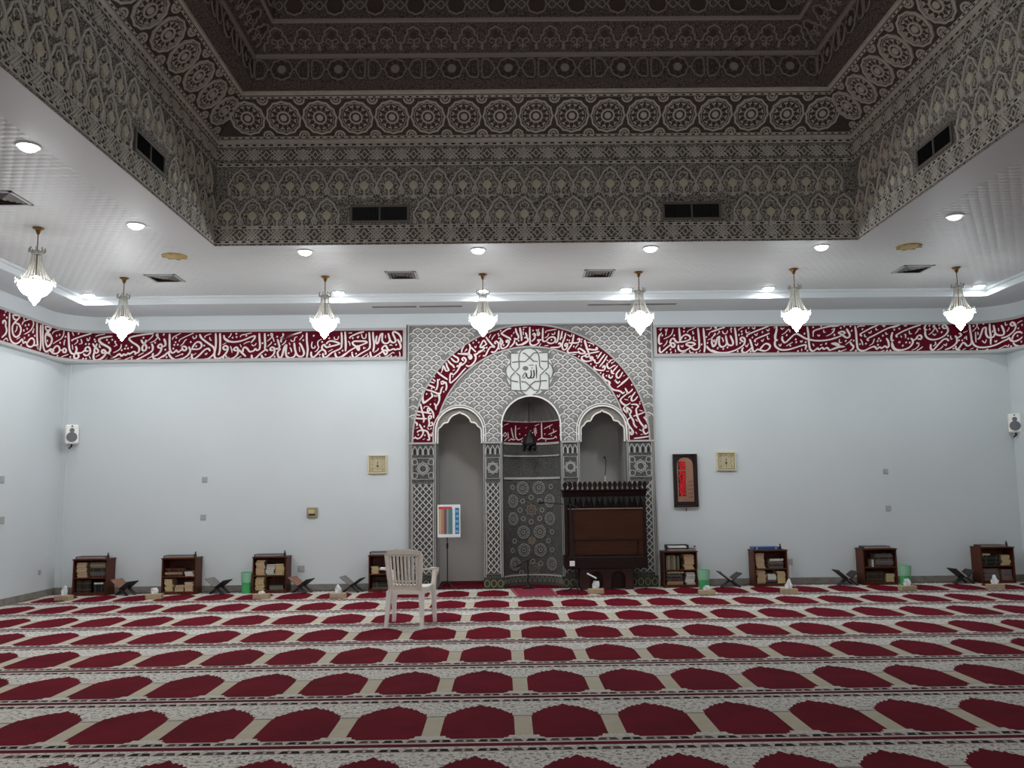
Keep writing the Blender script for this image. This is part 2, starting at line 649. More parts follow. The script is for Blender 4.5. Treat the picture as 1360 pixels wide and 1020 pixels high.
# bulkhead around the soffit with its small cornice
bk = MB()
BY, BXL, BXR = 12.96, -6.3, 7.38
for a, b, c, d in ((XL, XR, BY, D), (XL, BXL, YR, BY), (BXR, XR, YR, BY)):
    bk.box(((a + b) / 2, (c + d) / 2, (ZB + ZC) / 2), (b - a, d - c, ZC - ZB))
for q, (o, z0, z1) in enumerate(((.035, ZC - .035, ZC), (.02, ZB, ZB + .03))):
    bk.box(((BXL + BXR) / 2, BY - o / 2, (z0 + z1) / 2), (BXR - BXL, o, z1 - z0))
    bk.box((BXL + o / 2, (YR + BY - o) / 2, (z0 + z1) / 2), (o, BY - o - YR, z1 - z0))
    bk.box((BXR - o / 2, (YR + BY - o) / 2, (z0 + z1) / 2), (o, BY - o - YR, z1 - z0))
struct('trim_1', bk, 'white_plaster')


# upper wall casing with rounded corners, carries the calligraphy frieze
def plan_path(side, off, n=14, rad=.55):
    """points in plan from the mihrab end outwards, offset from the wall by off"""
    if side < 0:
        x, y = XL + off, D - off
        r = rad
        pts = [(-1.545, y)] + [(x + r - r * math.sin(R(90 * i / n)), y - r + r * math.cos(R(90 * i / n))) for i in range(n + 1)] + [(x, YR)]
    else:
        x, y = XR - off, D - off
        r = rad
        pts = [(2.425, y)] + [(x - r + r * math.sin(R(90 * i / n)), y - r + r * math.cos(R(90 * i / n))) for i in range(n + 1)] + [(x, YR)]
    return pts


def path_at(side, s, off):
    """point and outward normal at arc length s from the mihrab end"""
    r = .55
    y = D - off
    if side < 0:
        x0, xe = -1.545, XL + off + r
        l1 = x0 - xe
    else:
        x0, xe = 2.425, XR - off - r
        l1 = xe - x0
    if s <= l1:
        return (x0 + side * s, y), (0, -1)
    if s <= l1 + r * PI / 2:
        a = (s - l1) / r
        return (xe + side * r * math.sin(a), y - r + r * math.cos(a)), (-side * math.sin(a), -math.cos(a))
    return (xe + side * r, y - r - (s - l1 - r * PI / 2)), (-side, 0)


def path_len_to(side, Y, off=.05):
    r = .55
    l1 = (-1.545 - (XL + off + r)) if side < 0 else ((XR - off - r) - 2.425)
    return l1 + r * PI / 2 + (D - off - r - Y)


for i, sd in enumerate((-1, 1)):
    pp = plan_path(sd, .05)
    cor = (XL, YR) if sd < 0 else (XR, YR)
    poly = pp + [cor, (cor[0], D), (pp[0][0], D)]
    mb = MB().prism(poly, 3.60, ZB)
    struct('trim_%d' % (i + 2), mb, 'wall_paint')
struct('trim_4', MB().box((.44, D - .025, (4.172 + ZB) / 2), (3.97, .05, ZB - 4.172)), 'wall_paint')


def strip(mb, side, s0, s1, z0, z1, o0, o1, mi=0, n=60):
    """vertical strip that follows the casing"""
    r = .55
    l1 = (-1.545 - (XL + .05 + r)) if side < 0 else ((XR - .05 - r) - 2.425)
    ss = sorted(set([s0, s1] + [s for s in [l1 + r * PI / 2 * k / 12 for k in range(13)] if s0 < s < s1]))
    vs = []
    for s in ss:
        (x, y), (nx, ny) = path_at(side, s, .05)
        for o, z in ((o0, z0), (o1, z0), (o1, z1), (o0, z1)):
            vs.append((x + nx * o, y + ny * o, z))
    fs = []
    for i in range(len(ss) - 1):
        for k in range(4):
            fs.append((4 * i + k, 4 * i + (k + 1) % 4, 4 * i + 4 + (k + 1) % 4, 4 * i + 4 + k))
    fs += [(0, 1, 2, 3), (4 * len(ss) - 1, 4 * len(ss) - 2, 4 * len(ss) - 3, 4 * len(ss) - 4)]
    if side > 0:
        fs = [f[::-1] for f in fs]
    mb.add(vs, fs, mi)


BZ0, BZ1 = 3.652, 4.083
PANEL = {}
for sd, lab in ((-1, 'long dark red calligraphy frieze left of the mihrab, curving onto the left wall'),
                (1, 'long dark red calligraphy frieze right of the mihrab, curving onto the right wall')):
    t = thing('calligraphy_frieze', lab, 'frieze', (0, 0, 0), group=None)
    L = path_len_to(sd, 4.5)
    mb = MB(); strip(mb, sd, .055, L, BZ0, BZ1, 0, .016)
    mb.build('red_panel', 'red_panel', t)
    mb = MB()
    strip(mb, sd, 0, L, BZ1, BZ1 + .04, 0, .03)
    strip(mb, sd, 0, L, BZ0 - .045, BZ0, 0, .03)
    strip(mb, sd, 0, .05, BZ0, BZ1, 0, .022)
    mb.build('frame_molding', 'frame_plaster', t)
    PANEL[sd] = t

# ------------------------------------------------------------------ the carved coffer
PROF = [(0, ZC, 0), (0, 5.762, 1), (.03, 5.775, 1), (.03, 5.80, 1), (.012, 5.812, 2), (.405, 6.19, 1), (.43, 6.20, 1), (.43, 6.232, 3),
        (.592, 6.274, 3), (.595, 6.545, 4), (.625, 6.555, 4), (.625, 6.59, 3), (.873, 6.83, 4), (.90, 6.84, 4), (.90, 6.87, 3), (.91, 7.16, 4),
        (.95, 7.17, 4), (.95, 7.20, 3), (1.5, 7.5, 3)]
PM = ['frieze_ground', 'frieze_rib', 'cove_ground', 'dome_ground', 'dome_rib']
SIDES = {}


def coffer_pt(side, e, d, z):
    """e = 0 / 1 the two ends of a side, d inward offset"""
    x0, x1, y0, y1 = CX0 + d, CX1 - d, CY0 - d, CY1 + d
    return {'back': ((x0, y0), (x1, y0)), 'left': ((x0, y1), (x0, y0)), 'right': ((x1, y0), (x1, y1)), 'rear': ((x1, y1), (x0, y1))}[side][e] + (z,)


for i, sdn in enumerate(('back', 'left', 'right', 'rear')):
    mb = MB()
    for (d0, z0, m), (d1, z1, _) in zip(PROF, PROF[1:]):
        mb.add([coffer_pt(sdn, 0, d0, z0), coffer_pt(sdn, 1, d0, z0), coffer_pt(sdn, 1, d1, z1), coffer_pt(sdn, 0, d1, z1)], [(0, 1, 2, 3)], m)
    SIDES[sdn] = struct('trim_%d' % (i + 5), mb, PM)
d = 1.5
struct('trim_9', MB().box(((CX0 + CX1) / 2, (CY0 + CY1) / 2, 7.52), (CX1 - CX0 - 2 * d + .1, CY0 - CY1 - 2 * d + .1, .04)), 'dome_ground')

PIT = 0.2998   # pitch of the carved bays


# --- motif meshes (local x along wall, y up, z out)
def m_lattice():
    b = MB()
    h = .062
    for k in (-1, 0, 1):
        o = k * .042
        for sx in (-1, 1):
            pts = [(sx * (o - .062), -h), (sx * (o + .062), h)]
            b.ribbon(pts, .015, 0, .012 + .001 * (sx > 0))
    b.ribbon([(-.115, 0), (0, .085 * .8), (.115, 0), (0, -.085 * .8)], .010, 0, .014, closed=True)
    for sx in (-1, 1):
        b.ribbon([(sx * .15, -.05), (sx * .115, 0), (sx * .15, .05)], .012, 0, .010)
    return b.mesh('lattice_motif', 'frieze_rib')


def m_arch():
    b = MB()
    for s in (-1, 1):
        e = .0007 * (s > 0)
        b.ribbon([(s * x, y) for x, y in smooth([(0, .219), (.035, .185), (.082, .15), (.098, .10), (.128, .06), (.15, .0), (.118, -.055), (.135, -.11)], 2)], .017, 0, .016 + e)
        b.ribbon([(s * x, y) for x, y in smooth([(.15, .0), (.142, -.05), (.15, -.1)], 2)], .012, 0, .012)
        b.ribbon([(s * x, y) for x, y in smooth([(.0, .15), (.04, .13), (.05, .09), (.03, .075)], 2)], .010, 0, .010)
        b.ribbon([(s * x, y) for x, y in smooth([(.06, .02), (.1, .03), (.108, -.01), (.08, -.03)], 2)], .010, 0, .010)
        b.ribbon([(s * x, y) for x, y in smooth([(.01, -.15), (.05, -.12), (.09, -.14), (.1, -.1)], 2)], .013, 0, .012)
        b.ribbon([(s * x, y) for x, y in smooth([(.03, -.085), (.06, -.06), (.05, -.03)], 2)], .009, 0, .010)
    b.ribbon([(0, -.05), (0, -.12)], .018, 0, .014)
    b.prism([(0, .062), (.03, .042), (.056, .012), (.048, -.018), (.018, -.048), (0, -.058), (-.018, -.048), (-.048, -.018), (-.056, .012), (-.03, .042)], 0, .02, 1)
    b.prism([(0, -.105), (.03, -.135), (.018, -.165), (-.018, -.165), (-.03, -.135)], 0, .014, 0)
    return b.mesh('arch_motif', ['frieze_rib', 'frieze_plaque'])


def ring(b, r, w, t, n=24, mi=0, mod=0, k=12, c=(0, 0), fn=None):
    pts = []
    for i in range(n):
        a = 2 * PI * i / n
        q = r * (1 + mod * math.cos(k * a))
        pts.append((c[0] + q * math.cos(a), c[1] + q * math.sin(a)))
    b.ribbon(pts, w, 0, t, mi, closed=True, fn=fn)


def m_medallion():
    b = MB()
    ring(b, .196, .022, .018, 36, 0, .035, 12)
    ring(b, .168, .007, .010, 24)
    ring(b, .074, .020, .016, 20)
    b.prism(arc(0, 0, .040, 0, 330, 11), 0, .016)
    for i in range(12):
        a = 2 * PI * (i + .5) / 12
        c, s = math.cos(a), math.sin(a)
        pts = [(.150, -.026), (.132, -.018), (.118, 0), (.132, .018), (.150, .026), (.142, 0)]
        b.prism([(x * c - y * s, x * s + y * c) for x, y in pts], 0, .013)
        b.ribbon([(.09 * c, .09 * s), (.112 * c, .112 * s)], .006, 0, .008)
    return b.mesh('medallion', 'cove_rib')


def m_halfknot():
    b = MB()
    b.ribbon(arc(0, 0, .058, 0, 180, 8), .020, 0, .014)
    b.ribbon(arc(0, 0, .026, 0, 180, 6), .016, 0, .012)
    return b.mesh('half_rosette', 'cove_rib')


def m_rosette_bay():
    b = MB()
    for i in range(8):
        a = 2 * PI * i / 8
        b.prism(arc(.085 * math.cos(a), .085 * math.sin(a), .026, 0, 315, 7), 0, .016, 1)
    b.prism(arc(0, 0, .05, 0, 330, 11), 0, .014, 0)
    ring(b, .122, .012, .014, 24, 0, .05, 8)
    for s in (-1, 1):
        b.ribbon([(s * x, y) for x, y in [(.165, .02), (.2, .085), (.235, .11), (.29, .115), (.31, .09), (.31, -.09), (.29, -.115), (.235, -.11), (.2, -.085), (.165, -.02)]], .011, 0, .014, closed=True)
        b.ribbon([(s * x, y) for x, y in smooth([(.28, .07), (.24, .07), (.225, .03), (.225, -.03), (.24, -.07), (.28, -.07)], 2)], .016, 0, .010, 1)
        b.ribbon([(s * .285, .03), (s * .255, .0), (s * .285, -.03)], .014, 0, .01, 1)
        b.ribbon([(s * .13, .0), (s * .165, .0)], .012, 0, .012)
    return b.mesh('rosette_bay', ['dome_rib', 'dome_dark'])


def m_small_arch():
    b = MB()
    for s in (-1, 1):
        b.ribbon([(s * x, y) for x, y in smooth([(0, .13), (.04, .11), (.075, .085), (.07, .045), (.105, .02), (.11, -.03), (.15, -.05), (.165, -.08)], 2)], .014, 0, .014)
        b.ribbon([(s * x, y) for x, y in smooth([(.005, -.02), (.05, .0), (.07, -.04), (.03, -.06)], 2)], .010, 0, .010)
        b.ribbon([(s * .165, -.08), (s * .165, -.13)], .02, 0, .012)
    b.prism([(0, .085), (.03, .06), (.04, .03), (.02, .0), (0, -.01), (-.02, .0), (-.04, .03), (-.03, .06)], 0, .016, 1)
    b.ribbon([(0, -.01), (0, -.12)], .016, 0, .012)
    b.ribbon([(-.04, -.1), (0, -.07), (.04, -.1)], .014, 0, .012)
    return b.mesh('spade_arch', ['dome_rib', 'dome_dark'])


def m_top_rosette():
    b = MB()
    b.prism(arc(0, 0, .09, 0, 330, 11), 0, .012, 1)
    ring(b, .11, .014, .016, 24, 0, .06, 8)
    for s in (-1, 1):
        b.ribbon([(s * x, y) for x, y in smooth([(.13, 0), (.17, .05), (.21, .02), (.225, .0)], 2)], .012, 0, .012)
        b.ribbon([(s * x, y) for x, y in smooth([(.13, 0), (.17, -.05), (.21, -.02), (.225, .0)], 2)], .012, 0, .012)
    return b.mesh('top_rosette', ['dome_rib', 'dome_dark'])


ML, MA, MM, MH, MRB, MS, MT = m_lattice(), m_arch(), m_medallion(), m_halfknot(), m_rosette_bay(), m_small_arch(), m_top_rosette()
DIRS = {'back': (1, 0, 0), 'left': (0, 1, 0), 'right': (0, -1, 0)}
INN = {'back': (0, -1, 0), 'left': (1, 0, 0), 'right': (-1, 0, 0)}


def cof_frame(side, s, dd, z, upv=None):
    """frame at distance s from the visible back corner (back: from its left end)"""
    e = Vector(coffer_pt(side, 1 if side == 'left' else 0, dd, z))
    x = Vector(DIRS[side])
    p = e + x * (s if side != 'left' else -s)
    return frame(p, x, upv if upv else (0, 0, 1))


def slope_up(side, d0, z0, d1, z1):
    i = Vector(INN[side])
    return i * (d1 - d0) + Vector((0, 0, z1 - z0))


REACH = 6.0
VENT_X = {'back': [onY(504.5, 284, CY0).x - CX0, onY(918.5, 280, CY0).x - CX0], 'left': [], 'right': []}
for py, sdn in ((195, 'left'), (193, 'right')):
    px = 198.5 if sdn == 'left' else 1241.5
    dr = ray(px, py)
    X = CX0 if sdn == 'left' else CX1
    P = EYE + dr * (X / dr.x)
    VENT_X[sdn].append(CY0 - P.y)
    VENT_Z = P.z
for sdn in ('back', 'left', 'right'):
    par = SIDES[sdn]
    full = CX1 - CX0
    Lr = full if sdn == 'back' else REACH
    n = int(round(Lr / PIT))
    for i in range(n + (1 if sdn == 'back' else 0)):
        for nm, me, z, o in (('lattice_motif', ML, 4.612, .5), ('lattice_motif', ML, 5.612, .5), ('arch_motif', MA, 5.212, 0), ('arch_motif', MA, 4.842, .5)):
            s = (i + o) * PIT
            if s < .1 or s > Lr - .1:
                continue
            if o and z > 4.7 and z < 5 and any(abs(s - v) < .42 for v in VENT_X[sdn]):
                continue
            link(nm, me, par, M=cof_frame(sdn, s, .001, z))
    # slope with the medallions
    uv = slope_up(sdn, .012, 5.812, .405, 6.19)
    dm, zm = .2085, 6.001
    Lm = full - 2 * dm
    pm = Lm / 17
    for i in range(17 if sdn == 'back' else 13):
        link('medallion', MM, par, M=cof_frame(sdn, (i + .5) * pm, dm, zm, uv))
        if i or sdn != 'back':
            for q, (dq, zq, fl) in enumerate(((.045, 5.844, 1), (.372, 6.158, -1))):
                u2 = uv * fl
                M = cof_frame(sdn, 0, dq, zq, uv)
                e = cof_frame(sdn, i * pm + dm - dq, dq, zq, uv)
                if fl < 0:
                    e = e @ Matrix.Rotation(PI, 4, 'Z')
                link('half_rosette', MH, par, M=e)
    nb = 10
    pb = (full - 2 * .594) / nb
    for i in range(nb if sdn == 'back' else 7):
        link('rosette_bay', MRB, par, M=cof_frame(sdn, (i + .5) * pb, .594, 6.412))
    u3 = slope_up(sdn, .625, 6.59, .873, 6.83)
    ns = 20
    ps = (full - 2 * .75) / ns
    for i in range(ns if sdn == 'back' else 12):
        link('spade_arch', MS, par, M=cof_frame(sdn, (i + .5) * ps, .747, 6.708, u3))
    nt = 13
    pt = (full - 2 * .905) / nt
    for i in range(nt if sdn == 'back' else 6):
        link('top_rosette', MT, par, M=cof_frame(sdn, (i + .5) * pt, .906, 7.02))
    # moldings with their rows of small dark slots
    mb = MB()
    xd = Vector(DIRS[sdn])

    def row(dd, z, upv, pitch, wd, ht, L0, strip_h):
        M = cof_frame(sdn, 0, dd, z, upv)
        sg = -1 if sdn == 'left' else 1
        mb.box((sg * L0 / 2, 0, .006), (L0, strip_h, .012), 0, M)
        k = int(L0 / pitch)
        for i in range(k):
            mb.box((sg * (i + .5) * L0 / k, 0, .0125), (wd, ht, .003), 1, M)

    Lw = full if sdn == 'back' else REACH
    for z in (4.523, 4.701, 5.488, 5.737):
        row(.0005, z, None, .1, .048, .018, Lw, .036)
    for dd, z in ((.03, 5.829), (.388, 6.174)):
        row(dd, z, uv, .085, .036, .014, Lw - 2 * dd if sdn == 'back' else Lw, .026)
    gb = MB()
    for z in (4.612, 5.612):
        M = cof_frame(sdn, 0, .0004, z)
        sg = -1 if sdn == 'left' else 1
        gb.prism([(0, -.068), (sg * Lw, -.068), (sg * Lw, .068), (0, .068)], 0, .0016, M=M)
        gb.build('lattice_ground', 'lattice_ground', par)
        gb = MB()
    mb.build('slotted_molding', ['frieze_rib', 'vent_dark'], par, kind='stuff')
# ------------------------------------------------------------------ mihrab
mih = thing('mihrab', 'tall carved plaster mihrab with dark red arched calligraphy and three niches', 'mihrab', (AX, YF, 0))
MF = Matrix(((1, 0, 0, 0), (0, 0, -1, 0), (0, 1, 0, 0), (0, 0, 0, 1)))    # facade frame in mihrab space
SX, SHW, SSP = 1.137, .368, 2.45      # side niche offset, half width, springing
NHW, NSP = .458, 2.53                 # centre niche
RO, RI, RZ = 1.868, 1.53, 2.275        # red arch
FW0, FW1, FH = -1.957, 1.97, 4.17


def niche_line(cx, hw, sp, n=16, z0=-.01):
    return [(cx + hw, z0)] + [(cx + hw * math.cos(PI * i / n), sp + hw * math.sin(PI * i / n)) for i in range(n + 1)] + [(cx - hw, z0)]


out = [(FW0, -.01), (FW0, FH), (FW1, FH), (FW1, -.01)]
out += niche_line(SX, SHW, SSP) + niche_line(0, NHW, NSP, 24) + niche_line(-SX, SHW, SSP)
MB().prism(out, -.16, 0, M=MF).build('facade', 'facade_ground', mih)
mb = MB()
mb.ribbon([(FW0 + .012, 0), (FW0 + .012, FH - .012), (FW1 - .012, FH - .012), (FW1 - .012, 0)], .024, 0, .03, M=MF)
mb.build('outer_border', 'frame_plaster', mih)

# red arch with pale edges
a_n = 48
ringp = [(RO * math.cos(PI * i / a_n), RZ + RO * math.sin(PI * i / a_n)) for i in range(a_n + 1)] + \
        [(RI * math.cos(PI * i / a_n), RZ + RI * math.sin(PI * i / a_n)) for i in range(a_n, -1, -1)]
arch_band = MB().prism(ringp, 0, .014, M=MF).build('arch_band', 'red_panel', mih)
mb = MB()
for r in (RO + .012, RI - .012):
    mb.ribbon([(r * math.cos(PI * i / a_n), RZ + r * math.sin(PI * i / a_n)) for i in range(a_n + 1)], .024, 0, .026, M=MF)
for s in (-1, 1):
    mb.ribbon([(s * (RI - .02), RZ - .012), (s * (RO + .02), RZ - .012)], .024, 0, .026, M=MF)
mb.build('arch_border', 'frame_plaster', mih)
# small niche mouldings
for cx, hw, sp in ((-SX, SHW, SSP), (SX, SHW, SSP), (0, NHW, NSP)):
    mb = MB()
    ln = niche_line(cx, hw + .012, sp, 20, 2.26)
    mb.ribbon(ln, .022, 0, .028, M=MF)
    if cx:
        mb.ribbon(niche_line(cx, hw + .048, sp, 20, 2.26), .014, 0, .018, M=MF)
    mb.build('niche_molding', 'facade_rib', mih)
foil = [(0, 2.757), (.028, 2.735), (.07, 2.722), (.12, 2.694), (.162, 2.648), (.178, 2.605), (.19, 2.592), (.235, 2.588), (.272, 2.565), (.287, 2.535), (.302, 2.522),
        (.332, 2.503), (.346, 2.46), (.348, 2.26)]
for cx in (-SX, SX):
    inner = [(cx + x, z) for x, z in foil] 
    outer = [(cx + SHW, 2.26)] + [(cx + SHW * math.cos(PI / 2 * i / 10), SSP + SHW * math.sin(PI / 2 * i / 10)) for i in range(11)]
    mb = MB()
    half = inner + outer
    mb.prism(half, -.10, -.035, M=MF)
    mb.prism([(2 * cx - x, z) for x, z in half], -.10, -.035, M=MF)
    mb.build('lobed_spandrel', 'spandrel_plaster', mih)
    mb = MB()
    mb.ribbon([(2 * cx - x, z) for x, z in inner[::-1]] + inner[1:], .022, -.036, -.012, M=MF)
    mb.build('lobed_edge', 'facade_rib', mih)
# niche shells
for cx in (-SX, SX):
    mb = MB()
    ln = niche_line(cx, SHW + .03, SSP)
    mb.prism(ln, -1.15, -.10, M=MF, caps=(True, False))
    mb.build('side_niche', 'niche_plaster', mih)
    MB().box((cx, .62, .002), (2 * SHW, 1.08, .004)).build('niche_carpet', 'carpet_back', mih)
mb = MB()
mb.lathe([(NHW + .002, 0), (NHW + .002, 2.25)], 32, a0=0, a1=PI)
mb.build('niche_wall', 'niche_tile', mih)
mb = MB()
mb.lathe([(NHW - .008, 2.25), (NHW - .008, 2.612)], 32, a0=0, a1=PI)
niche_red = mb.build('niche_band', 'red_panel', mih)
for z, h in ((2.258, .018), (2.622, .012), (1.70, .016), (2.06, .012), (.16, .012)):
    mb = MB()
    mb.lathe([(NHW, z - h), (NHW - .016, z - h), (NHW - .016, z + h), (NHW, z + h)], 32, a0=0, a1=PI, sm=False)
    mb.build('niche_fillet', 'pillar_rib', mih)
mb = MB()
mb.lathe([(max(.004, NHW * math.cos(R(12 + 78 * i / 12))), NSP + NHW * math.sin(R(12 + 78 * i / 12))) for i in range(13)], 64, a0=0, a1=PI,
         mod=lambda t, z: 1 - .04 * abs(math.sin(9 * t)))
mb.build('niche_dome', 'dome_plaster', mih)
MB().box((0, .23, .002), (.9, .46, .004)).build('niche_carpet', 'carpet_back', mih)


def cyl(x, y, t):
    """arc length x around the centre niche, height y, t inwards -> mihrab space"""
    a = x / NHW
    r = NHW - t
    return (r * math.sin(a), r * math.cos(a), y)


def niche_m(px, py):
    x = (px - 326) / 5.1 * .01197
    z = 2.24 - (600 + py / 5.1 - 590) * .01197
    return NHW * math.asin(max(-.97, min(.97, x / NHW))), z


for px, py in ((265, 245), (380, 245), (195, 335), (455, 335), (195, 455), (455, 455), (268, 548), (383, 545), (270, 668), (385, 668), (205, 760), (463, 760)):
    c = niche_m(px, py)
    b = MB()
    ring(b, .098, .016, .012, 20, 0, c=c, fn=cyl)
    ring(b, .068, .012, .009, 16, 0, .06, 8, c=c, fn=cyl)
    ring(b, .028, .018, .010, 10, 0, c=c, fn=cyl)
    for k in range(10):
        a = 2 * PI * k / 10
        b.ribbon([(c[0] + .08 * math.cos(a), c[1] + .08 * math.sin(a)), (c[0] + .092 * math.cos(a), c[1] + .092 * math.sin(a))], .02, 0, .01, fn=cyl)
    b.build('tile_medallion', 'tile_rib', mih)
b = MB()
for px, py in ((265, 335), (385, 335), (245, 397), (400, 397), (268, 455), (383, 455), (323, 477), (325, 310), (463, 240), (465, 545), (463, 665), (190, 668), (330, 745), (385, 760), (250, 820), (195, 240), (205, 605), (440, 605)):
    ring(b, .034, .018, .010, 12, 0, c=niche_m(px, py), fn=cyl)
b.build('tile_roundels', 'tile_rib', mih, kind='stuff')
for px, py, r in ((325, 397, .075), (326, 605, .05), (340, 790, .08)):
    c = niche_m(px, py)
    b = MB()
    ring(b, r, .03, .009, 16, 0, .2, 8, c=c, fn=cyl)
    ring(b, r * .4, .02, .009, 10, 0, c=c, fn=cyl)
    b.build('tile_star', 'tile_accent', mih)
b = MB()
for i in range(17):
    x = -.66 + 1.32 * i / 16
    b.ribbon([(x + .03 * math.cos(t), .05 + .085 * math.sin(t)) for t in [PI * k / 6 for k in range(7)]], .012, 0, .01, fn=cyl)
b.build('arcade_frieze', 'tile_rib', mih)


# fish-scale carving of the facade
def in_facade(x, z):
    if z < RZ + .02 or z > FH - .05 or x < FW0 + .05 or x > FW1 - .05:
        return False
    r = math.hypot(x, z - RZ)
    if RI - .04 < r < RO + .045:
        return False
    if r <= RI - .04:
        for cx, hw, sp in ((-SX, SHW + .075, SSP), (SX, SHW + .075, SSP), (0, NHW + .045, NSP)):
            if abs(x - cx) < hw and (z < sp or math.hypot(x - cx, z - sp) < hw):
                return False
        ex, ez = abs(x), abs(z - 3.385)
        if (ex < .33 and ez < .33) or math.hypot(ex, ez) < .40:
            return False
    return True


b = MB()
pw, ph = .150, .0735
rows = int((FH - RZ) / ph) + 1
for j in range(rows):
    z = RZ + .03 + j * ph
    for i in range(-14, 15):
        x = (i + (.5 if j % 2 else 0)) * pw
        if not in_facade(x, z):
            continue
        b.ribbon([(x - pw / 2, z - .014), (x - pw * .38, z + .018), (x - pw * .18, z + .030), (x, z + .046), (x + pw * .18, z + .030), (x + pw * .38, z + .018), (x + pw / 2, z - .014)],
                 .013, 0, .013, M=MF)
        b.prism([(x - .036, z - .008), (x, z - .028), (x + .036, z - .008), (x + .018, z + .008), (x, z + .018), (x - .018, z + .008)], 0, .008, 1, M=MF, caps=(False, True))
b.build('fish_scale_carving', ['facade_rib', 'frame_plaster'], mih, kind='stuff')

# central emblem: interlaced white star with the divine name
em = MB()
EC = (-.010, 3.388)


def emb(px, py):
    return (EC[0] + (px - 580) / 13.6 * .01197, EC[1] - (py - 535) / 13.6 * .01197)


sq = .307
lob = []
for k in range(4):
    a0 = [-42, 48, 138, 228][k]
    lob += arc(EC[0], EC[1], .378, a0, a0 + 84, 10)
em.prism(arc(EC[0], EC[1], .378, 0, 354, 59), 0, .016, M=MF)
em.prism([(EC[0] - sq, EC[1] - sq), (EC[0] + sq, EC[1] - sq), (EC[0] + sq, EC[1] + sq), (EC[0] - sq, EC[1] + sq)], 0, .0165, M=MF)
emo = em.build('emblem', 'emblem_white', mih)
ln = MB()
for nq, q in enumerate(([(235, 190), (235, 440), (300, 520)], [(235, 190), (380, 190)], [(460, 190), (500, 200), (660, 345), (730, 350)],
          [(390, 350), (385, 300), (400, 200), (440, 140), (520, 105), (600, 100), (680, 130), (735, 190), (755, 260), (765, 440), (830, 500)],
          [(265, 360), (400, 345), (500, 350), (570, 290), (660, 190), (740, 190)],
          [(755, 190), (920, 190), (920, 460), (770, 600), (770, 760), (740, 880), (690, 930)],
          [(790, 345), (910, 350), (980, 420), (1010, 520), (990, 620), (950, 680)],
          [(390, 350), (390, 460), (235, 620), (235, 870), (380, 880)],
          [(230, 380), (180, 420), (155, 470), (145, 530), (165, 610), (230, 690), (370, 720)],
          [(430, 715), (500, 720), (660, 875), (720, 875)],
          [(345, 560), (400, 610), (405, 760), (415, 890), (500, 960), (590, 985), (680, 940)],
          [(380, 880), (510, 880), (560, 830), (600, 770), (670, 715), (890, 700)],
          [(870, 555), (930, 610), (930, 870), (770, 870)])):
    ln.ribbon([emb(*p) for p in q], .018, .0155, .0235 + .0004 * nq, M=MF)
ln.build('strapwork', 'emblem_line', emo)
ik = MB()
for q, w in (([(698, 405), (706, 530), (704, 660)], [.014, .021, .009]), ([(652, 505), (664, 590), (645, 645), (610, 652), (590, 630)], [.020, .023, .021, .018, .011]),
             ([(604, 505), (612, 590), (590, 645), (550, 655), (528, 625), (524, 560)], [.016, .023, .023, .021, .018, .013]),
             ([(520, 620), (496, 545), (462, 600), (450, 645), (480, 655), (505, 610)], [.013, .018, .016, .013, .013, .009]),
             ([(570, 405), (590, 425), (610, 400), (632, 428), (650, 402)], .008), ([(622, 455), (622, 480)], .012)):
    ik.ribbon(smooth([emb(*p) for p in q], 3) if not isinstance(w, list) else [emb(*p) for p in q], w, .016, .022, M=MF)
ik.build('divine_name', 'emblem_ink', emo)
bl = MB()
bl.prism([emb(505 + 52 * math.cos(t), 472 + 42 * math.sin(t)) for t in [2 * PI * k / 16 for k in range(16)]], .016, .021, M=MF)
bl.build('grey_roundel', 'emblem_line', emo)


# --- carved pillars
def lattice_fill(b, x0, x1, z0, z1, px, pz, w, t, mi=0, M=None):
    """diagonal strapwork clipped to a rectangle"""
    sl = pz / px
    for sg in (1, -1):
        c0 = z0 - sl * (x1 - x0) if sg > 0 else z0
        k = 0
        c = c0
        while c < z1 + (0 if sg > 0 else sl * (x1 - x0)):
            pts = []
            for x in (x0, x1):
                pts.append((x, c + sg * sl * (x - x0)))
            (xa, za), (xb, zb) = pts
            t0, t1 = 0.0, 1.0
            dz = zb - za
            lo, hi = (z0 - za) / dz, (z1 - za) / dz
            if lo > hi:
                lo, hi = hi, lo
            t0, t1 = max(t0, lo), min(t1, hi)
            if t1 > t0 + 1e-3:
                b.ribbon([(xa + (xb - xa) * t0, za + dz * t0), (xa + (xb - xa) * t1, za + dz * t1)], w, 0, t + .0008 * (sg > 0), mi, M)
            c += pz * 2
    return b


def rect(b, x0, x1, z0, z1, w, t, mi=0, M=None):
    b.ribbon([(x0, z0), (x1, z0), (x1, z1), (x0, z1)], w, 0, t, mi, M, closed=True)


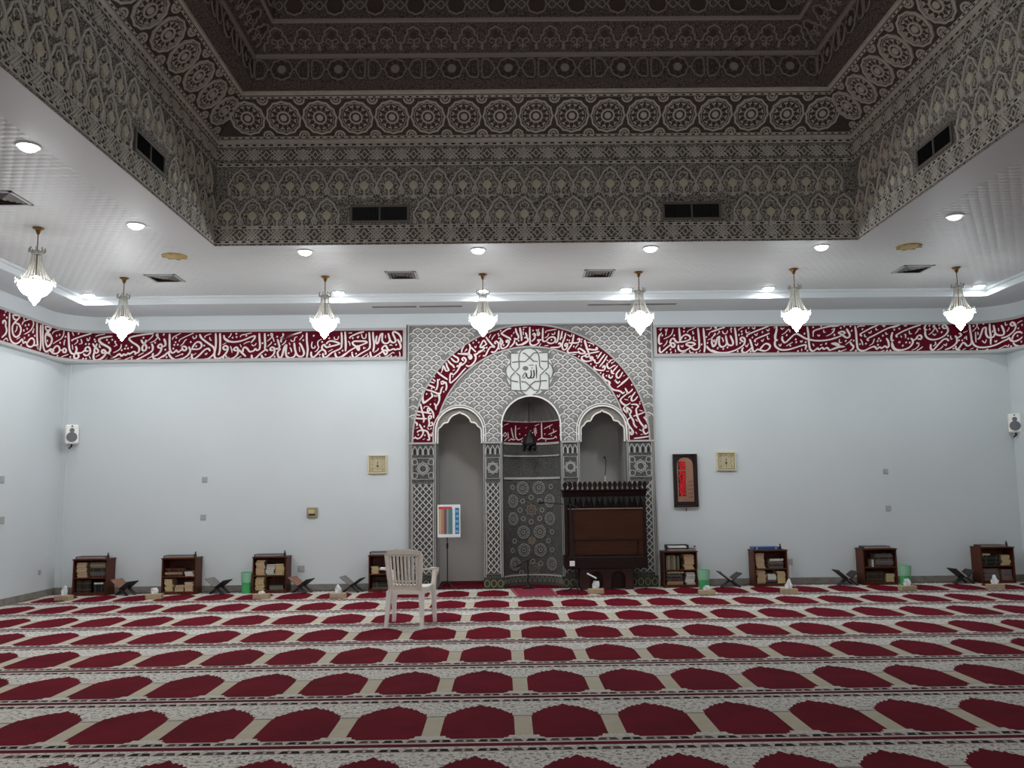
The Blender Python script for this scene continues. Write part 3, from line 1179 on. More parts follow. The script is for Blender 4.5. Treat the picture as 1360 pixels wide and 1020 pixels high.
for x0, x1 in ((FW0 + .03, -SX - SHW), (-SX + SHW, -NHW), (NHW, SX - SHW), (SX + SHW, FW1 - .03)):
    b = MB()
    b.prism([(x0, 0), (x1, 0), (x1, 2.25), (x0, 2.25)], 0, .006, M=MF)
    pil = b.build('pillar', 'pillar_ground', mih)
    w = x1 - x0
    xm = (x0 + x1) / 2
    M6 = MF @ Matrix.Translation((0, 0, .006))
    # outer fillets
    b = MB()
    for x in (x0 + .012, x0 + .034, x1 - .034, x1 - .012):
        b.ribbon([(x, .17), (x, 2.25)], .009, 0, .012, 0, M6)
    rect(b, x0 + .05, x1 - .05, .22, 1.64, .012, .014, 0, M6)
    rect(b, x0 + .05, x1 - .05, 1.70, 2.03, .010, .012, 0, M6)
    b.build('fillet', 'pillar_rib', pil)
    # tall trellis
    b = MB()
    a0, a1 = x0 + .066, x1 - .066
    nc = max(1, round((a1 - a0) / .108))
    px = (a1 - a0) / nc
    lattice_fill(b, a0, a1, .236, 1.624, px / 2, .0525, .016, .014, 0, M6)
    nz = int((1.624 - .236) / .105)
    for j in range(nz):
        for i in range(nc):
            xx, zz = a0 + (i + .5) * px, .236 + (j + .5) * .105
            b.prism([(xx - .019, zz), (xx, zz - .036), (xx + .019, zz), (xx, zz + .036)], 0, .003, 1, M6, caps=(False, True))
            if i:
                xx, zz = a0 + i * px, zz - .0525
                b.prism([(xx - .019, zz), (xx, zz - .034), (xx + .019, zz), (xx, zz + .034)], 0, .003, 1, M6, caps=(False, True))
    b.build('trellis', ['pillar_rib', 'pillar_hole'], pil, kind='stuff')
    # square star panel
    b = MB()
    zc = 1.865
    for rr in (.11, .075):
        for k in (0, 45):
            q = min(rr, w * .32)
            b.ribbon([(xm + q * math.cos(R(k + 45 + 90 * i)), zc + q * math.sin(R(k + 45 + 90 * i))) for i in range(4)], .010, 0, .012 + .0006 * (k > 0), 0, M6, closed=True)
    if w > .4:
        for s in (-1, 1):
            for s2 in (-1, 1):
                ring(b, .045, .010, .010, 10, 0, c=(xm + s * .13, zc + s2 * .105), fn=lambda x, y, t: tuple(M6 @ Vector((x, y, t))))
    b.build('star_panel', 'pillar_rib', pil)
    # row of little cusped niches
    b = MB()
    nn = max(2, round((w - .08) / .085))
    for i in range(nn):
        xx = x0 + .04 + (w - .08) * (i + .5) / nn
        hw = (w - .08) / nn / 2 * .82
        b.ribbon([(xx - hw, 2.08), (xx - hw, 2.16), (xx - hw * .5, 2.19), (xx, 2.22), (xx + hw * .5, 2.19), (xx + hw, 2.16), (xx + hw, 2.08)], .012, 0, .014, 0, M6)
        b.prism([(xx - hw * .35, 2.09), (xx + hw * .35, 2.09), (xx + hw * .35, 2.15), (xx, 2.175), (xx - hw * .35, 2.15)], 0, .003, 1, M6, caps=(False, True))
    b.build('cusped_row', ['pillar_rib', 'pillar_hole'], pil)
    # plinth with chain of ovals
    b = MB()
    b.box(((x0 + x1) / 2, .075, .018), (w, .15, .036), 0, M6 @ Matrix.Identity(4))
    no = max(2, round(w / .105))
    for i in range(no):
        xx = x0 + w * (i + .5) / no
        b.ribbon([(xx + .040 * math.cos(t), .078 + .052 * math.sin(t)) for t in [2 * PI * k / 12 for k in range(12)]], .014, .036, .044, 1, M6, closed=True)
    b.build('plinth', ['base_green', 'base_gold'], pil)
for x0, x1 in ((FW0, -SX - SHW + .0), (-SX + SHW, -NHW), (NHW, SX - SHW), (SX + SHW, FW1)):
    mb = MB().prism([(x0, 2.25), (x1, 2.25), (x1, 2.278), (x0, 2.278)], 0, .028, M=MF)
    mb.build('string_course', 'frame_plaster', mih)
# ------------------------------------------------------------------ lamps
mat('lamp_glow', (255, 255, 255), emit=14, ecol=(240, 250, 255))
mat('lamp_off', (225, 228, 230), emit=1.1, ecol=(235, 242, 250))
mat('lamp_trim', (205, 206, 206), 0.35)
mat('crystal_glow', (255, 255, 255), emit=CHAND_E, ecol=(248, 252, 255))
mat('crystal_glow_dim', (255, 255, 255), emit=CHAND_E * .6, ecol=(240, 250, 255))
mat('crystal_glow_rear', (255, 255, 255), emit=CHAND_E * 2.0, ecol=(255, 252, 246))
mat('crystal_soft', (200, 200, 196), 0.25, spec=0.6, alpha=.8)
mat('bulb_glow', (255, 255, 255), emit=9, ecol=(250, 252, 255))
mat('crystal', (150, 148, 138), 0.2, spec=0.7, alpha=0.8)
mat('crystal_strand', (176, 174, 164), 0.25, spec=0.5, alpha=0.55)


def downlight_mesh():
    a = MB()
    a.lathe([(.075, 0), (.098, 0), (.100, -.006), (.094, -.014), (.078, -.012)], 24)
    g = MB()
    g.lathe([(.001, -.052), (.04, -.048), (.066, -.034), (.078, -.010)], 20)
    return a.mesh('trim_ring', 'lamp_trim'), g.mesh('lens', 'lamp_glow'), g.mesh('lens', 'lamp_off')


TR, LG, LO = downlight_mesh()


def downlight(x, y, lab, group=None, power=1.0, tint=COOL, lit=True):
    t = thing('downlight', lab, 'downlight', (x, y, ZC), group=group)
    link('trim_ring', TR, t)
    link('lens', LG if lit else LO, t)
    if power > 0:
        ld = bpy.data.lights.new('downlight_lamp', 'AREA')
        ld.shape = 'DISK'
        ld.size = .12
        ld.energy = DOWN_W * power
        ld.color = tint
        lo = bpy.data.objects.new('downlight_lamp', ld)
        COL.objects.link(lo)
        lo.parent = t
        lo.location = (0, 0, -.058)
    return t


ROW_A = [(-6.15, 'glowing downlight tucked in the far left corner of the soffit'), (-2.44, 'glowing downlight on the bulkhead edge right of the third chandelier from left'),
         (-.28, 'glowing downlight on the bulkhead edge behind the chandelier left of the mihrab arch'), (1.86, 'glowing downlight on the bulkhead edge beside the chandelier right of the mihrab arch'),
         (4.00, 'glowing downlight on the bulkhead edge left of the second chandelier from right'), (7.18, 'glowing downlight at the far right end of the soffit')]
for x, lab in ROW_A:
    downlight(x, 12.79, lab, 'downlights along the bulkhead', .9 if x < 3 else .8)
ROW_B = [(-2.43, 'glowing downlight at coffer edge above the third chandelier from left'), (-.29, 'glowing downlight at coffer edge above the chandelier left of the mihrab'),
         (1.85, 'glowing downlight at coffer edge above the chandelier right of the mihrab'), (3.98, 'glowing downlight below the front right end of the carved coffer')]
for x, lab in ROW_B:
    downlight(x, 10.54, lab, 'downlights along the coffer edge', .9)
downlight(-4.04, 9.40, 'glowing downlight in the left soffit above the second chandelier', 'side soffit downlights', 1.3, WARM)
downlight(-4.02, 7.17, 'glowing downlight in the left soffit nearest the viewer', 'side soffit downlights', 1.3, WARM)
downlight(5.04, 9.36, 'dimmer white downlight in the right soffit', 'side soffit downlights', .25, COOL, False)
for y in (4.9, 2.7, .5, -1.7):
    downlight(-4.03, y, 'downlight of the left soffit behind the viewer', 'unseen side downlights', 1.3, WARM)
    downlight(5.04, y, 'downlight of the right soffit behind the viewer', 'unseen side downlights right', .3, COOL, False)
for x in (-2.4, -.3, 1.86, 4.0):
    downlight(x, -3.6, 'downlight of the rear soffit', 'unseen rear downlights', .8)


def chandelier_proto():
    P = {}
    b = MB().lathe([(.002, 0), (.062, -.001), (.058, -.012), (.030, -.026), (.022, -.055), (.012, -.075), (.005, -.08)], 16)
    P['canopy'] = b.mesh('canopy', 'brass')
    P['rod'] = MB().tube([(0, 0, -.07), (0, 0, -.62)], .006, 8).mesh('rod', 'brass')
    b = MB().lathe([(.03, -.262), (.058, -.270), (.062, -.285), (.056, -.300), (.034, -.306)], 16)
    for i in range(8):
        a = 2 * PI * i / 8
        b.tube([(r * math.cos(a), r * math.sin(a), z) for r, z in ((.055, -.29), (.078, -.275), (.086, -.245), (.076, -.232), (.07, -.245))], .006, 5)
        b.lathe([(.001, -.005), (.009, -.02), (.001, -.04)], 6, M=Matrix.Translation((.084 * math.cos(a), .084 * math.sin(a), -.25)))
    P['crown'] = b.mesh('crown', 'crystal')
    b = MB()
    n = 20
    for i in range(n):
        a = 2 * PI * i / n
        pts = [(r * math.cos(a), r * math.sin(a), z) for r, z in ((.050, -.30), (.056, -.36), (.070, -.43), (.096, -.50), (.128, -.56), (.156, -.605))]
        b.tube(pts, [.0035, .0045, .004, .005, .005, .006], 5, 0)
    P['bead_strands'] = b.mesh('bead_strands', 'crystal_strand')
    b = MB().lathe([(.152, -.603), (.162, -.606), (.164, -.612), (.160, -.618), (.150, -.620)], 28)
    P['ring'] = b.mesh('ring', 'brass')
    b = MB()
    for i in range(10):
        a = 2 * PI * (i + .5) / 10
        c, s = math.cos(a), math.sin(a)
        b.tube([(r * c, r * s, z) for r, z in ((.16, -.615), (.180, -.622), (.198, -.612), (.202, -.592), (.192, -.580))], .005, 5)
        for k in range(3):
            b.lathe([(.001, 0), (.008, -.012), (.001, -.028)], 6, M=Matrix.Translation(((.182 + .009 * k) * c, (.182 + .009 * k) * s, -.592 - .016 * k)))
    P['crystal_arms'] = b.mesh('crystal_arms', 'crystal_soft')
    b = MB().lathe([(.001, -.545), (.03, -.55), (.05, -.565), (.085, -.585), (.120, -.60), (.159, -.618)], 16)  # bulb glow as one cone, shaped to block the bowl's upward light
    P['bulb_shield'] = b.mesh('bulb_shield', 'bulb_glow')
    # faceted bowl of beads
    b = MB().lathe([(.160, -.622), (.163, -.655), (.157, -.69), (.141, -.722), (.115, -.75), (.085, -.768), (.062, -.782), (.057, -.80), (.050, -.818), (.034, -.838), (.020, -.85), (.018, -.862), (.010, -.875), (.001, -.880)], 20,
                   mod=lambda t, z: 1 + .03 * math.cos(10 * t), sm=False)
    P['bead_bowl'] = b.mesh('bead_bowl', 'crystal_glow')
    return P


CP = chandelier_proto()


def chandelier(px, py, lab, group='crystal basket chandeliers', p=None):
    p = p or onZ(px, py, ZC - .02)
    t = thing('chandelier', lab, 'chandelier', (p.x, p.y, ZC), rz=rnd.random(), group=group)
    for k, me in CP.items():
        o = link(k, me, t)
        if (p.x > 3 or p.y < 0) and k == 'bead_bowl':
            o.material_slots[0].link = 'OBJECT'
            o.material_slots[0].material = MATS['crystal_glow_rear' if p.y < 0 and p.x < 0 else 'crystal_glow_dim']
        if k in ('bead_strands', 'crystal_arms'):
            o['kind'] = 'stuff'
    return t


for px, py, lab in ((51, 305, 'lit crystal basket chandelier nearest the viewer at the left edge'), (165, 371, 'lit crystal chandelier before the left end of the calligraphy frieze, second from left'),
                    (432, 369, 'lit crystal chandelier third from left, before the right end of the left frieze'), (641, 366, 'lit crystal chandelier before the left shoulder of the mihrab arch'),
                    (848, 363, 'lit crystal chandelier before the upper right corner of the mihrab'), (1054, 359, 'lit crystal chandelier second from right, before the right frieze'),
                    (1270, 357, 'lit crystal chandelier furthest to the right')):
    chandelier(px, py, lab)
for y in (-2.95, -4.7):
    for x in (-3.3, -1.3, .8, 2.8):
        chandelier(0, 0, 'crystal chandelier of the rear bay outside the view', 'unseen chandeliers rear', Vector((x, y, 0)))

# ------------------------------------------------------------------ vents, plates
for (x, y), lab in (((-4.65, 11.82), 'square louvred air diffuser in the soffit behind the second chandelier'), ((-1.38, 11.78), 'square louvred air diffuser in the soffit left of the mihrab'),
                    ((1.34, 11.80), 'square louvred air diffuser in the soffit right of the mihrab'), ((5.68, 11.73), 'square louvred air diffuser left of the rightmost chandelier'),
                    ((-5.0, 8.49), 'dark square air diffuser cut by the left edge of the photo')):
    t = thing('air_diffuser', lab, 'vent', (x, y, ZC))
    b = MB()
    for s, o in ((.21, .03),):
        for q in range(4):
            M = Matrix.Rotation(PI / 2 * q, 4, 'Z')
            b.box((0, -(s - o / 2), -.006), (2 * s, o, .012), 0, M)
    b.build('frame', 'vent_white', t)
    MB().box((0, 0, -.001), (.36, .36, .002)).build('duct_opening', 'vent_dark', t)
    for k, s in enumerate((.165, .125, .085, .045)):
        b = MB()
        for q in range(4):
            M = Matrix.Rotation(PI / 2 * q, 4, 'Z')
            b.add([(-s, -s, -.004), (s, -s, -.004), (s - .022, -s + .022, -.022), (-s + .022, -s + .022, -.022)], [(0, 1, 2, 3)], 0, M)
            b.add([(-s, -s, -.002), (s, -s, -.002), (s - .022, -s + .022, -.020), (-s + .022, -s + .022, -.020)], [(3, 2, 1, 0)], 0, M)
        b.build('louver', 'vent_metal', t)
mat('yellow_plate', (176, 150, 88), 0.6, var=0.15, vscale=10)
for (x, y), lab in (((-4.10, 10.70), 'yellowed round ceiling rosette on the left soffit'), ((5.10, 10.59), 'yellowed round ceiling rosette on the right soffit')):
    t = thing('ceiling_rosette', lab, 'rosette', (x, y, ZC))
    MB().lathe([(.001, -.014), (.09, -.016), (.12, -.010), (.15, -.008), (.155, 0)], 24).build('plate', 'yellow_plate', t)
    b = MB()
    for i in range(8):
        a = 2 * PI * i / 8
        b.box((.13 * math.cos(a), .13 * math.sin(a), -.012), (.05, .03, .012), 0, None, .004)
    b.build('petal_rim', 'yellow_plate', t)

for x0, x1, lab in ((-2.0, -1.335, 'leftmost linear slot vent under the bulkhead'), (-1.27, -.63, 'linear slot vent left of the mihrab axis, nearest it'),
                    (1.335, 1.985, 'linear slot vent right of the mihrab axis, nearest it'), (2.03, 2.69, 'rightmost linear slot vent under the bulkhead')):
    t = thing('slot_vent', lab, 'vent', ((x0 + x1) / 2, 13.27, ZB))
    w = x1 - x0
    MB().box((0, 0, -.001), (w, .05, .002)).build('slot', 'vent_dark', t)
    b = MB()
    for s in (-1, 1):
        b.box((0, s * .031, -.004), (w + .02, .012, .008))
        b.box((s * (w / 2 + .005), 0, -.004), (.01, .05, .008))
    b.box((0, 0, -.003), (w, .006, .006))
    b.build('rim', 'vent_metal', t)

for sdn, ss, labs in (('back', VENT_X['back'], ('black louvred grille in the carved frieze left of centre', 'black louvred grille in the carved frieze right of centre')),
                      ('left', VENT_X['left'], ('black louvred grille in the left side of the carved coffer',)), ('right', VENT_X['right'], ('dark louvred grille in the right side of the carved coffer',))):
    for s, lab in zip(ss, labs):
        M = cof_frame(sdn, s, 0, 4.86)
        o = bpy.data.objects.new('air_grille', None)
        COL.objects.link(o)
        o.matrix_world = M
        tag(o, lab, 'vent')
        b = MB()
        for y in (-.098, .098):
            b.box((0, y, .012), (.72, .028, .024), ch=.004)
        for x in (-.346, 0, .346):
            b.box((x, 0, .012), (.028 if x else .02, .17, .024), ch=.004)
        b.build('frame', 'vent_metal', o)
        MB().box((0, 0, .002), (.68, .17, .004)).build('duct_opening', 'vent_dark', o)
        b = MB()
        for x0 in (-.332, .012):
            for i in range(14):
                b.box((x0 + .32 * (i + .5) / 14, 0, .010), (.004, .168, .014), 0)
        b.build('slats', 'black_plastic', o, kind='stuff')
# ------------------------------------------------------------------ carpets
names = ['second prayer carpet row counted from the bottom of the photo', 'third prayer carpet row from the front', 'fourth prayer carpet row from the front',
         'prayer carpet row under the front half of the white chair', 'prayer carpet row under the back half of the white chair', 'prayer carpet row with the tissue boxes in front of bookcases',
         'last prayer carpet row touching the mihrab wall']
for k in range(-1, 7):
    y0, y1 = 5.463 + 1.2 * k, min(5.463 + 1.2 * (k + 1), 13.79)
    lab = 'foremost prayer carpet row cut by the bottom edge' if k < 0 else names[k]
    o = MB().box(((XL + XR) / 2, (y0 + y1) / 2, -.006), (XR - XL - .04, y1 - y0, .012)).build('prayer_carpet', 'prayer_carpet')
    tag(o, lab + ', red niches on pale ground', 'carpet', 'rows of prayer carpet')
o = MB()
c4 = [onZ(*q, 0.012) for q in ((687.5, 791.5), (741, 790), (732, 781), (678, 782))]
o.add([tuple(p) for p in c4] + [(p.x, p.y, 0.0005) for p in c4], [(0, 1, 2, 3), (0, 4, 5, 1), (1, 5, 6, 2), (2, 6, 7, 3), (3, 7, 4, 0)])
mat('pink_rug', (142, 54, 70), 0.95, spec=.1, var=.15, vscale=14)
mat('pink_rug_edge', (168, 100, 104), 0.95, spec=.1)
rug = o.build('prayer_rug', 'pink_rug')
tag(rug, 'small rose pink prayer rug in front of the centre niche', 'rug')
b = MB()
for i in range(4):
    p, q = c4[i], c4[(i + 1) % 4]
    m_ = sum(c4, Vector()) / 4
    p2, q2 = p.lerp(m_, .08), q.lerp(m_, .08)
    up_ = Vector((0, 0, .001))
    b.add([tuple(v + up_) for v in (p, q, q2, p2)], [(0, 1, 2, 3)])
b.build('border', 'pink_rug_edge', rug)

# ------------------------------------------------------------------ bookcases and books
SW, SH_, SD_ = .52, .55, .29
SY = D - .02 - SD_        # front plane
CASES = [(-6.575, 'low dark wood bookcase nearest the left corner'), (-5.229, 'low dark wood bookcase second from the left, upper shelf half empty'),
         (-3.85, 'low dark wood bookcase beside the left green bin'), (-2.085, 'low dark wood bookcase half hidden behind the white plastic chair'),
         (2.425, 'low dark wood bookcase touching the right side of the mihrab'), (3.81, 'low dark wood bookcase with a blue folder on top'),
         (5.495, 'low brown bookcase beside the rightmost green bin'), (7.31, 'low brown bookcase nearest the right corner')]
WHICH = ['leftmost bookcase', 'second bookcase from left', 'bookcase by left green bin', 'bookcase behind white chair', 'bookcase touching the mihrab',
         'bookcase with blue folder', 'bookcase by rightmost bin', 'rightmost bookcase']


def case_parts():
    W, H, Dp, T = SW, SH_, SD_, .018
    P = []
    for s in (-1, 1):
        P.append(('side_panel', MB().box((s * (W / 2 - T / 2), Dp / 2, (H - T) / 2), (T, Dp, H - T), ch=.002).mesh('side_panel', 'shelf_wood')))
    P.append(('top_board', MB().box((0, Dp / 2 - .005, H - T / 2), (W + .02, Dp + .01, T), ch=.003).mesh('top_board', 'shelf_wood')))
    P.append(('shelf_board', MB().box((0, Dp / 2 + .005, .262), (W - 2 * T, Dp - .012, T), ch=.002).mesh('shelf_board', 'shelf_wood')))
    P.append(('bottom_board', MB().box((0, Dp / 2 + .005, .036), (W - 2 * T, Dp - .012, T), ch=.002).mesh('bottom_board', 'shelf_wood')))
    P.append(('plinth', MB().box((0, .018, .0135), (W - 2 * T, .012, .027), ch=.002).mesh('plinth', 'shelf_wood')))
    P.append(('back_panel', MB().box((0, Dp - .004, H / 2), (W - 2 * T, .006, H - .04)).mesh('back_panel', 'shelf_wood')))
    return P


CPARTS = case_parts()
for x, lab in CASES:
    t = thing('bookcase', lab, 'bookcase', (x + SW / 2, SY, 0), group='low bookcases along the wall')
    for nm, me in CPARTS:
        link(nm, me, t)


mat('spine_gilt', (116, 100, 76), .5)


def book_mesh(kind):
    """unit book: x width, y depth (front at -0.5), z height 0..1; slot 0 cover, 1 pages"""
    b = MB()
    if kind == 'pages':        # lying, fore-edge to the front
        b.box((0, 0, .5), (.95, .98, .80), 1)
        b.box((0, 0, .05), (1, 1, .10), 0)
        b.box((0, 0, .95), (1, 1, .10), 0)
        b.box((0, .485, .5), (1, .03, .8), 0)
    elif kind == 'spine':      # lying, spine to the front
        b.box((0, .01, .5), (.95, .96, .80), 1)
        b.box((0, 0, .05), (1, 1, .10), 0)
        b.box((0, 0, .95), (1, 1, .10), 0)
        b.box((0, -.485, .5), (1, .03, .8), 0)
        b.box((-.3, -.502, .5), (.035, .004, .8), 2)
        b.box((.3, -.502, .5), (.035, .004, .8), 2)
    else:                      # upright, spine to the front
        b.box((0, .01, .5), (.80, .96, .96), 1)
        b.box((-.45, 0, .5), (.10, 1, 1), 0)
        b.box((.45, 0, .5), (.10, 1, 1), 0)
        b.box((0, -.485, .5), (.8, .03, 1), 0)
        b.box((0, -.502, .75), (.8, .004, .04), 2)
        b.box((0, -.502, .25), (.8, .004, .04), 2)
    return b.mesh('book', ['black_plastic', 'page', 'spine_gilt'])


BM = {k: book_mesh(k) for k in ('pages', 'spine', 'upright')}
COVERS = {}
for nm, c in dict(brown=(58, 36, 28), green=(44, 56, 46), navy=(20, 24, 42), maroon=(78, 26, 28), grey=(92, 90, 90), tan=(160, 132, 100), sage=(104, 112, 96), black=(22, 20, 22),
                  cream=(196, 176, 146), white=(214, 212, 206), orange=(168, 118, 82), rose=(120, 96, 98)).items():
    mat('cover_' + nm, c, 0.5, spec=.3)
    COVERS[nm] = 'cover_' + nm


def put_book(kind, x, y, z, w, dp, h, cover, pages, lab, grp, rz=0, ry=0):
    o = bpy.data.objects.new('book', BM[kind])
    COL.objects.link(o)
    o.location = (x, y, z)
    o.scale = (w, dp, h)
    o.rotation_euler = (0, ry, rz)
    for i, m in enumerate((COVERS[cover], pages)):
        o.material_slots[i].link = 'OBJECT'
        o.material_slots[i].material = MATS[m]
    return tag(o, lab, 'book', grp)


# (case, shelf 0 low / 1 high, x0, x1 as fractions, height, count, kind, covers, pages, description)
STACKS = [
    (0, 1, .05, .38, .228, 9, 'pages', 'tan cream brown', 'page', 'tall tan left stack'),
    (0, 1, .47, .95, .226, 8, 'spine', 'maroon grey grey green brown sage tan grey', 'page', 'dark right pile'),
    (0, 0, .06, .52, .19, 9, 'upright', 'brown green brown black brown', 'page', 'dark upright row'),
    (0, 0, .60, .93, .12, 4, 'spine', 'navy black navy black', 'page', 'short black pile'),
    (0, 0, .60, .91, .032, 1, 'pages', 'green', 'page_white', 'white-edged top'),
    (1, 1, .05, .60, .12, 4, 'spine', 'brown tan brown maroon', 'page', 'brown banded pile'),
    (1, 1, .67, .96, .066, 2, 'pages', 'cream white', 'page_white', 'pale right pair'),
    (1, 0, .05, .31, .185, 8, 'pages', 'tan cream', 'page_yellow', 'tall cream left stack'),
    (1, 0, .36, .66, .09, 4, 'pages', 'cream tan brown', 'page', 'cream middle stack'),
    (1, 0, .68, .96, .135, 5, 'pages', 'cream white tan', 'page', 'pinkish right stack'),
    (2, 1, .04, .33, .225, 9, 'pages', 'cream tan', 'page', 'tall cream left stack'),
    (2, 1, .36, .64, .165, 6, 'pages', 'grey white grey white grey black', 'page_white', 'grey-white middle stack'),
    (2, 1, .66, .95, .17, 6, 'pages', 'green tan tan cream tan brown', 'page_yellow', 'yellow right stack'),
    (2, 0, .04, .32, .195, 9, 'pages', 'cream tan', 'page_yellow', 'tall cream left stack'),
    (2, 0, .50, .95, .07, 3, 'spine', 'grey sage grey', 'page', 'low grey-green pile'),
    (3, 1, .04, .27, .11, 4, 'pages', 'cream tan', 'page_yellow', 'short cream stack'),
    (3, 0, .06, .80, .10, 4, 'spine', 'grey brown green black', 'page', 'dark banded pile'),
    (4, 1, .06, .48, .215, 7, 'upright', 'sage tan grey sage tan green', 'page', 'sage upright row'),
    (4, 1, .62, .94, .228, 9, 'pages', 'orange tan orange cream', 'page', 'orange-tan right stack'),
    (4, 0, .06, .60, .195, 8, 'spine', 'tan tan brown grey brown grey green cream', 'page', 'tan left pile'),
    (4, 0, .66, .96, .088, 3, 'pages', 'white', 'page_white', 'white right pile'),
    (4, 0, .66, .96, .10, 3, 'pages', 'black white black', 'page_white', 'black-covered top pile'),
    (5, 1, .05, .34, .232, 10, 'pages', 'tan orange cream', 'page', 'tall tan left stack'),
    (5, 1, .48, .93, .14, 5, 'spine', 'grey green grey rose white', 'page_white', 'grey right pile'),
    (5, 0, .06, .36, .195, 9, 'pages', 'tan orange cream', 'page', 'tall tan left stack'),
    (5, 0, .40, .68, .055, 2, 'spine', 'black grey', 'page', 'dark middle pair'),
    (5, 0, .40, .68, .085, 3, 'pages', 'white cream', 'page_white', 'white middle stack'),
    (5, 0, .70, .97, .18, 7, 'pages', 'cream tan', 'page_yellow', 'yellow right stack'),
    (6, 1, .36, .95, .20, 7, 'spine', 'brown grey rose grey brown grey grey', 'page', 'grey-brown pile'),
    (6, 1, .28, .33, .12, 1, 'upright', 'white', 'page_white', 'thin white upright'),
    (6, 0, .06, .60, .16, 9, 'upright', 'green brown brown green maroon', 'page', 'dark upright row'),
    (6, 0, .70, .97, .12, 5, 'pages', 'cream tan', 'page_yellow', 'cream right stack'),
    (7, 1, .05, .60, .15, 5, 'spine', 'black green black green black', 'page', 'blackish pile'),
    (7, 1, .06, .32, .03, 1, 'pages', 'tan', 'page', 'tan top book'),
    (7, 1, .66, .95, .155, 6, 'pages', 'cream tan', 'page_yellow', 'yellow right stack'),
    (7, 0, .05, .55, .18, 6, 'spine', 'rose grey rose grey', 'page', 'grey-rose left pile'),
    (7, 0, .64, .96, .16, 5, 'spine', 'rose rose grey', 'page', 'rose-grey right pile'),
]
top_of = {}
ORD = ['first', 'second', 'third', 'fourth', 'fifth', 'sixth', 'seventh', 'eighth', 'ninth', 'tenth']
for case, up_, f0, f1, hh, n, kind, covers, pages, desc in STACKS:
    x0 = CASES[case][0] + .018 + f0 * (SW - .036)
    x1 = CASES[case][0] + .018 + f1 * (SW - .036)
    zb = .2715 if up_ else .0455
    tail = desc + ', ' + ('upper' if up_ else 'lower') + ' shelf, ' + WHICH[case]
    grp = 'books of the ' + tail if n > 1 else None
    side_ = 'from left' if kind == 'upright' else 'from bottom'

    def lab_(i):
        if n == 1:
            return ('book in the ' if 'top' not in desc else 'book, ') + tail
        if i == n - 1:
            return ('rightmost' if kind == 'upright' else 'topmost') + ' book of ' + tail
        return ORD[i] + ' book ' + side_ + ' of ' + tail

    cv = covers.split()
    key = (case, up_, round(f0, 1))
    z = max([v for k, v in top_of.items() if k[0] == case and k[1] == up_ and abs(k[2] - f0) < .07] or [zb])
    if kind == 'upright':
        w = (x1 - x0) / n
        for i in range(n):
            h = hh * rnd.uniform(.9, 1)
            put_book(kind, x0 + (i + .5) * w, SY + .045 + .08, z, w * .96, .16, h, cv[i % len(cv)], pages, lab_(i), grp)
    else:
        t = hh / n
        w = x1 - x0
        for i in range(n):
            ww = w * rnd.uniform(.93, 1.0)
            put_book(kind, (x0 + x1) / 2 + rnd.uniform(-.012, .012) * (1 if n > 1 else 0), SY + .03 + .1 + rnd.uniform(0, .012), z + i * t, ww, .2, t * .985, cv[i % len(cv)], pages, lab_(i), grp)
        top_of[key] = z + hh + .0005

# things lying on the bookcases
mat('folder_dark', (40, 34, 38), 0.35)
mat('folder_blue', (48, 84, 138), 0.35)
mat('folder_navy', (28, 36, 58), 0.3)
mat('folder_red', (72, 26, 26), 0.4)
mat('clip_pale', (170, 158, 150), 0.4)
mat('bottle_glass', (46, 58, 52), 0.2, spec=.7)
mat('bottle_cap', (30, 32, 34), 0.4)


def folder(case, f0, f1, h, m, lab, y=.13, dp=.2):
    x0 = CASES[case][0] + f0 * SW
    x1 = CASES[case][0] + f1 * SW
    t = thing('folder', lab, 'folder', ((x0 + x1) / 2, SY + y, SH_))
    w = x1 - x0
    MB().box((0, 0, h * .08), (w, dp, h * .16), ch=.002).box((0, 0, h * .92), (w, dp, h * .16), ch=.002).box((-w / 2 + .004, 0, h / 2), (.008, dp, h * .7)).build('cover', m, t)
    MB().box((.004, 0, h / 2), (w - .016, dp - .012, h * .66)).build('pages', 'clip_pale' if m != 'folder_blue' else m, t)
    b = MB()
    for s in (-1, 1):
        b.box((s * w * .36, -dp / 2 - .003, h * .5), (.03, .006, h * .7), ch=.002)
    b.build('clip', 'clip_pale', t)


def bottle(case, f, lab, h=.085, y=.10):
    t = thing('bottle', lab, 'bottle', (CASES[case][0] + f * SW, SY + y, SH_))
    MB().lathe([(.001, 0), (.017, 0), (.018, .006), (.018, h * .55), (.008, h * .68), (.008, h * .72)], 12).build('body', 'bottle_glass', t)
    MB().lathe([(.009, h * .70), (.010, h * .72), (.010, h), (.001, h)], 12).build('cap', 'bottle_cap', t)


folder(0, .04, .88, .035, 'folder_red', 'flat reddish folder on top of the leftmost bookcase')
folder(1, .02, .86, .035, 'folder_dark', 'flat dark folder on top of the second bookcase from left')
folder(2, .02, .84, .035, 'folder_navy', 'flat navy folder on the bookcase beside the left green bin')
folder(3, .02, .72, .05, 'folder_navy', 'thick navy folder on the bookcase behind the white chair')
folder(4, .12, .95, .035, 'folder_navy', 'navy folder under the tray on the bookcase touching the mihrab')
folder(5, .02, .80, .045, 'folder_blue', 'bright blue folder on top of a bookcase right of the mihrab')
folder(6, .06, .86, .035, 'folder_dark', 'flat dark folder on the bookcase beside the rightmost bin')
folder(7, .05, .82, .03, 'folder_red', 'flat reddish folder on the rightmost bookcase')
for c, f, lab in ((0, .93, 'small dark bottle on the leftmost bookcase'), (1, .91, 'small dark bottle on the second bookcase from left'), (2, .89, 'small dark bottle on the bookcase beside the left green bin'),
                  (3, .80, 'small dark bottle on the bookcase behind the white chair'), (5, .86, 'small dark bottle beside the blue folder'), (7, .90, 'small dark bottle on the rightmost bookcase')):
    bottle(c, f, lab)
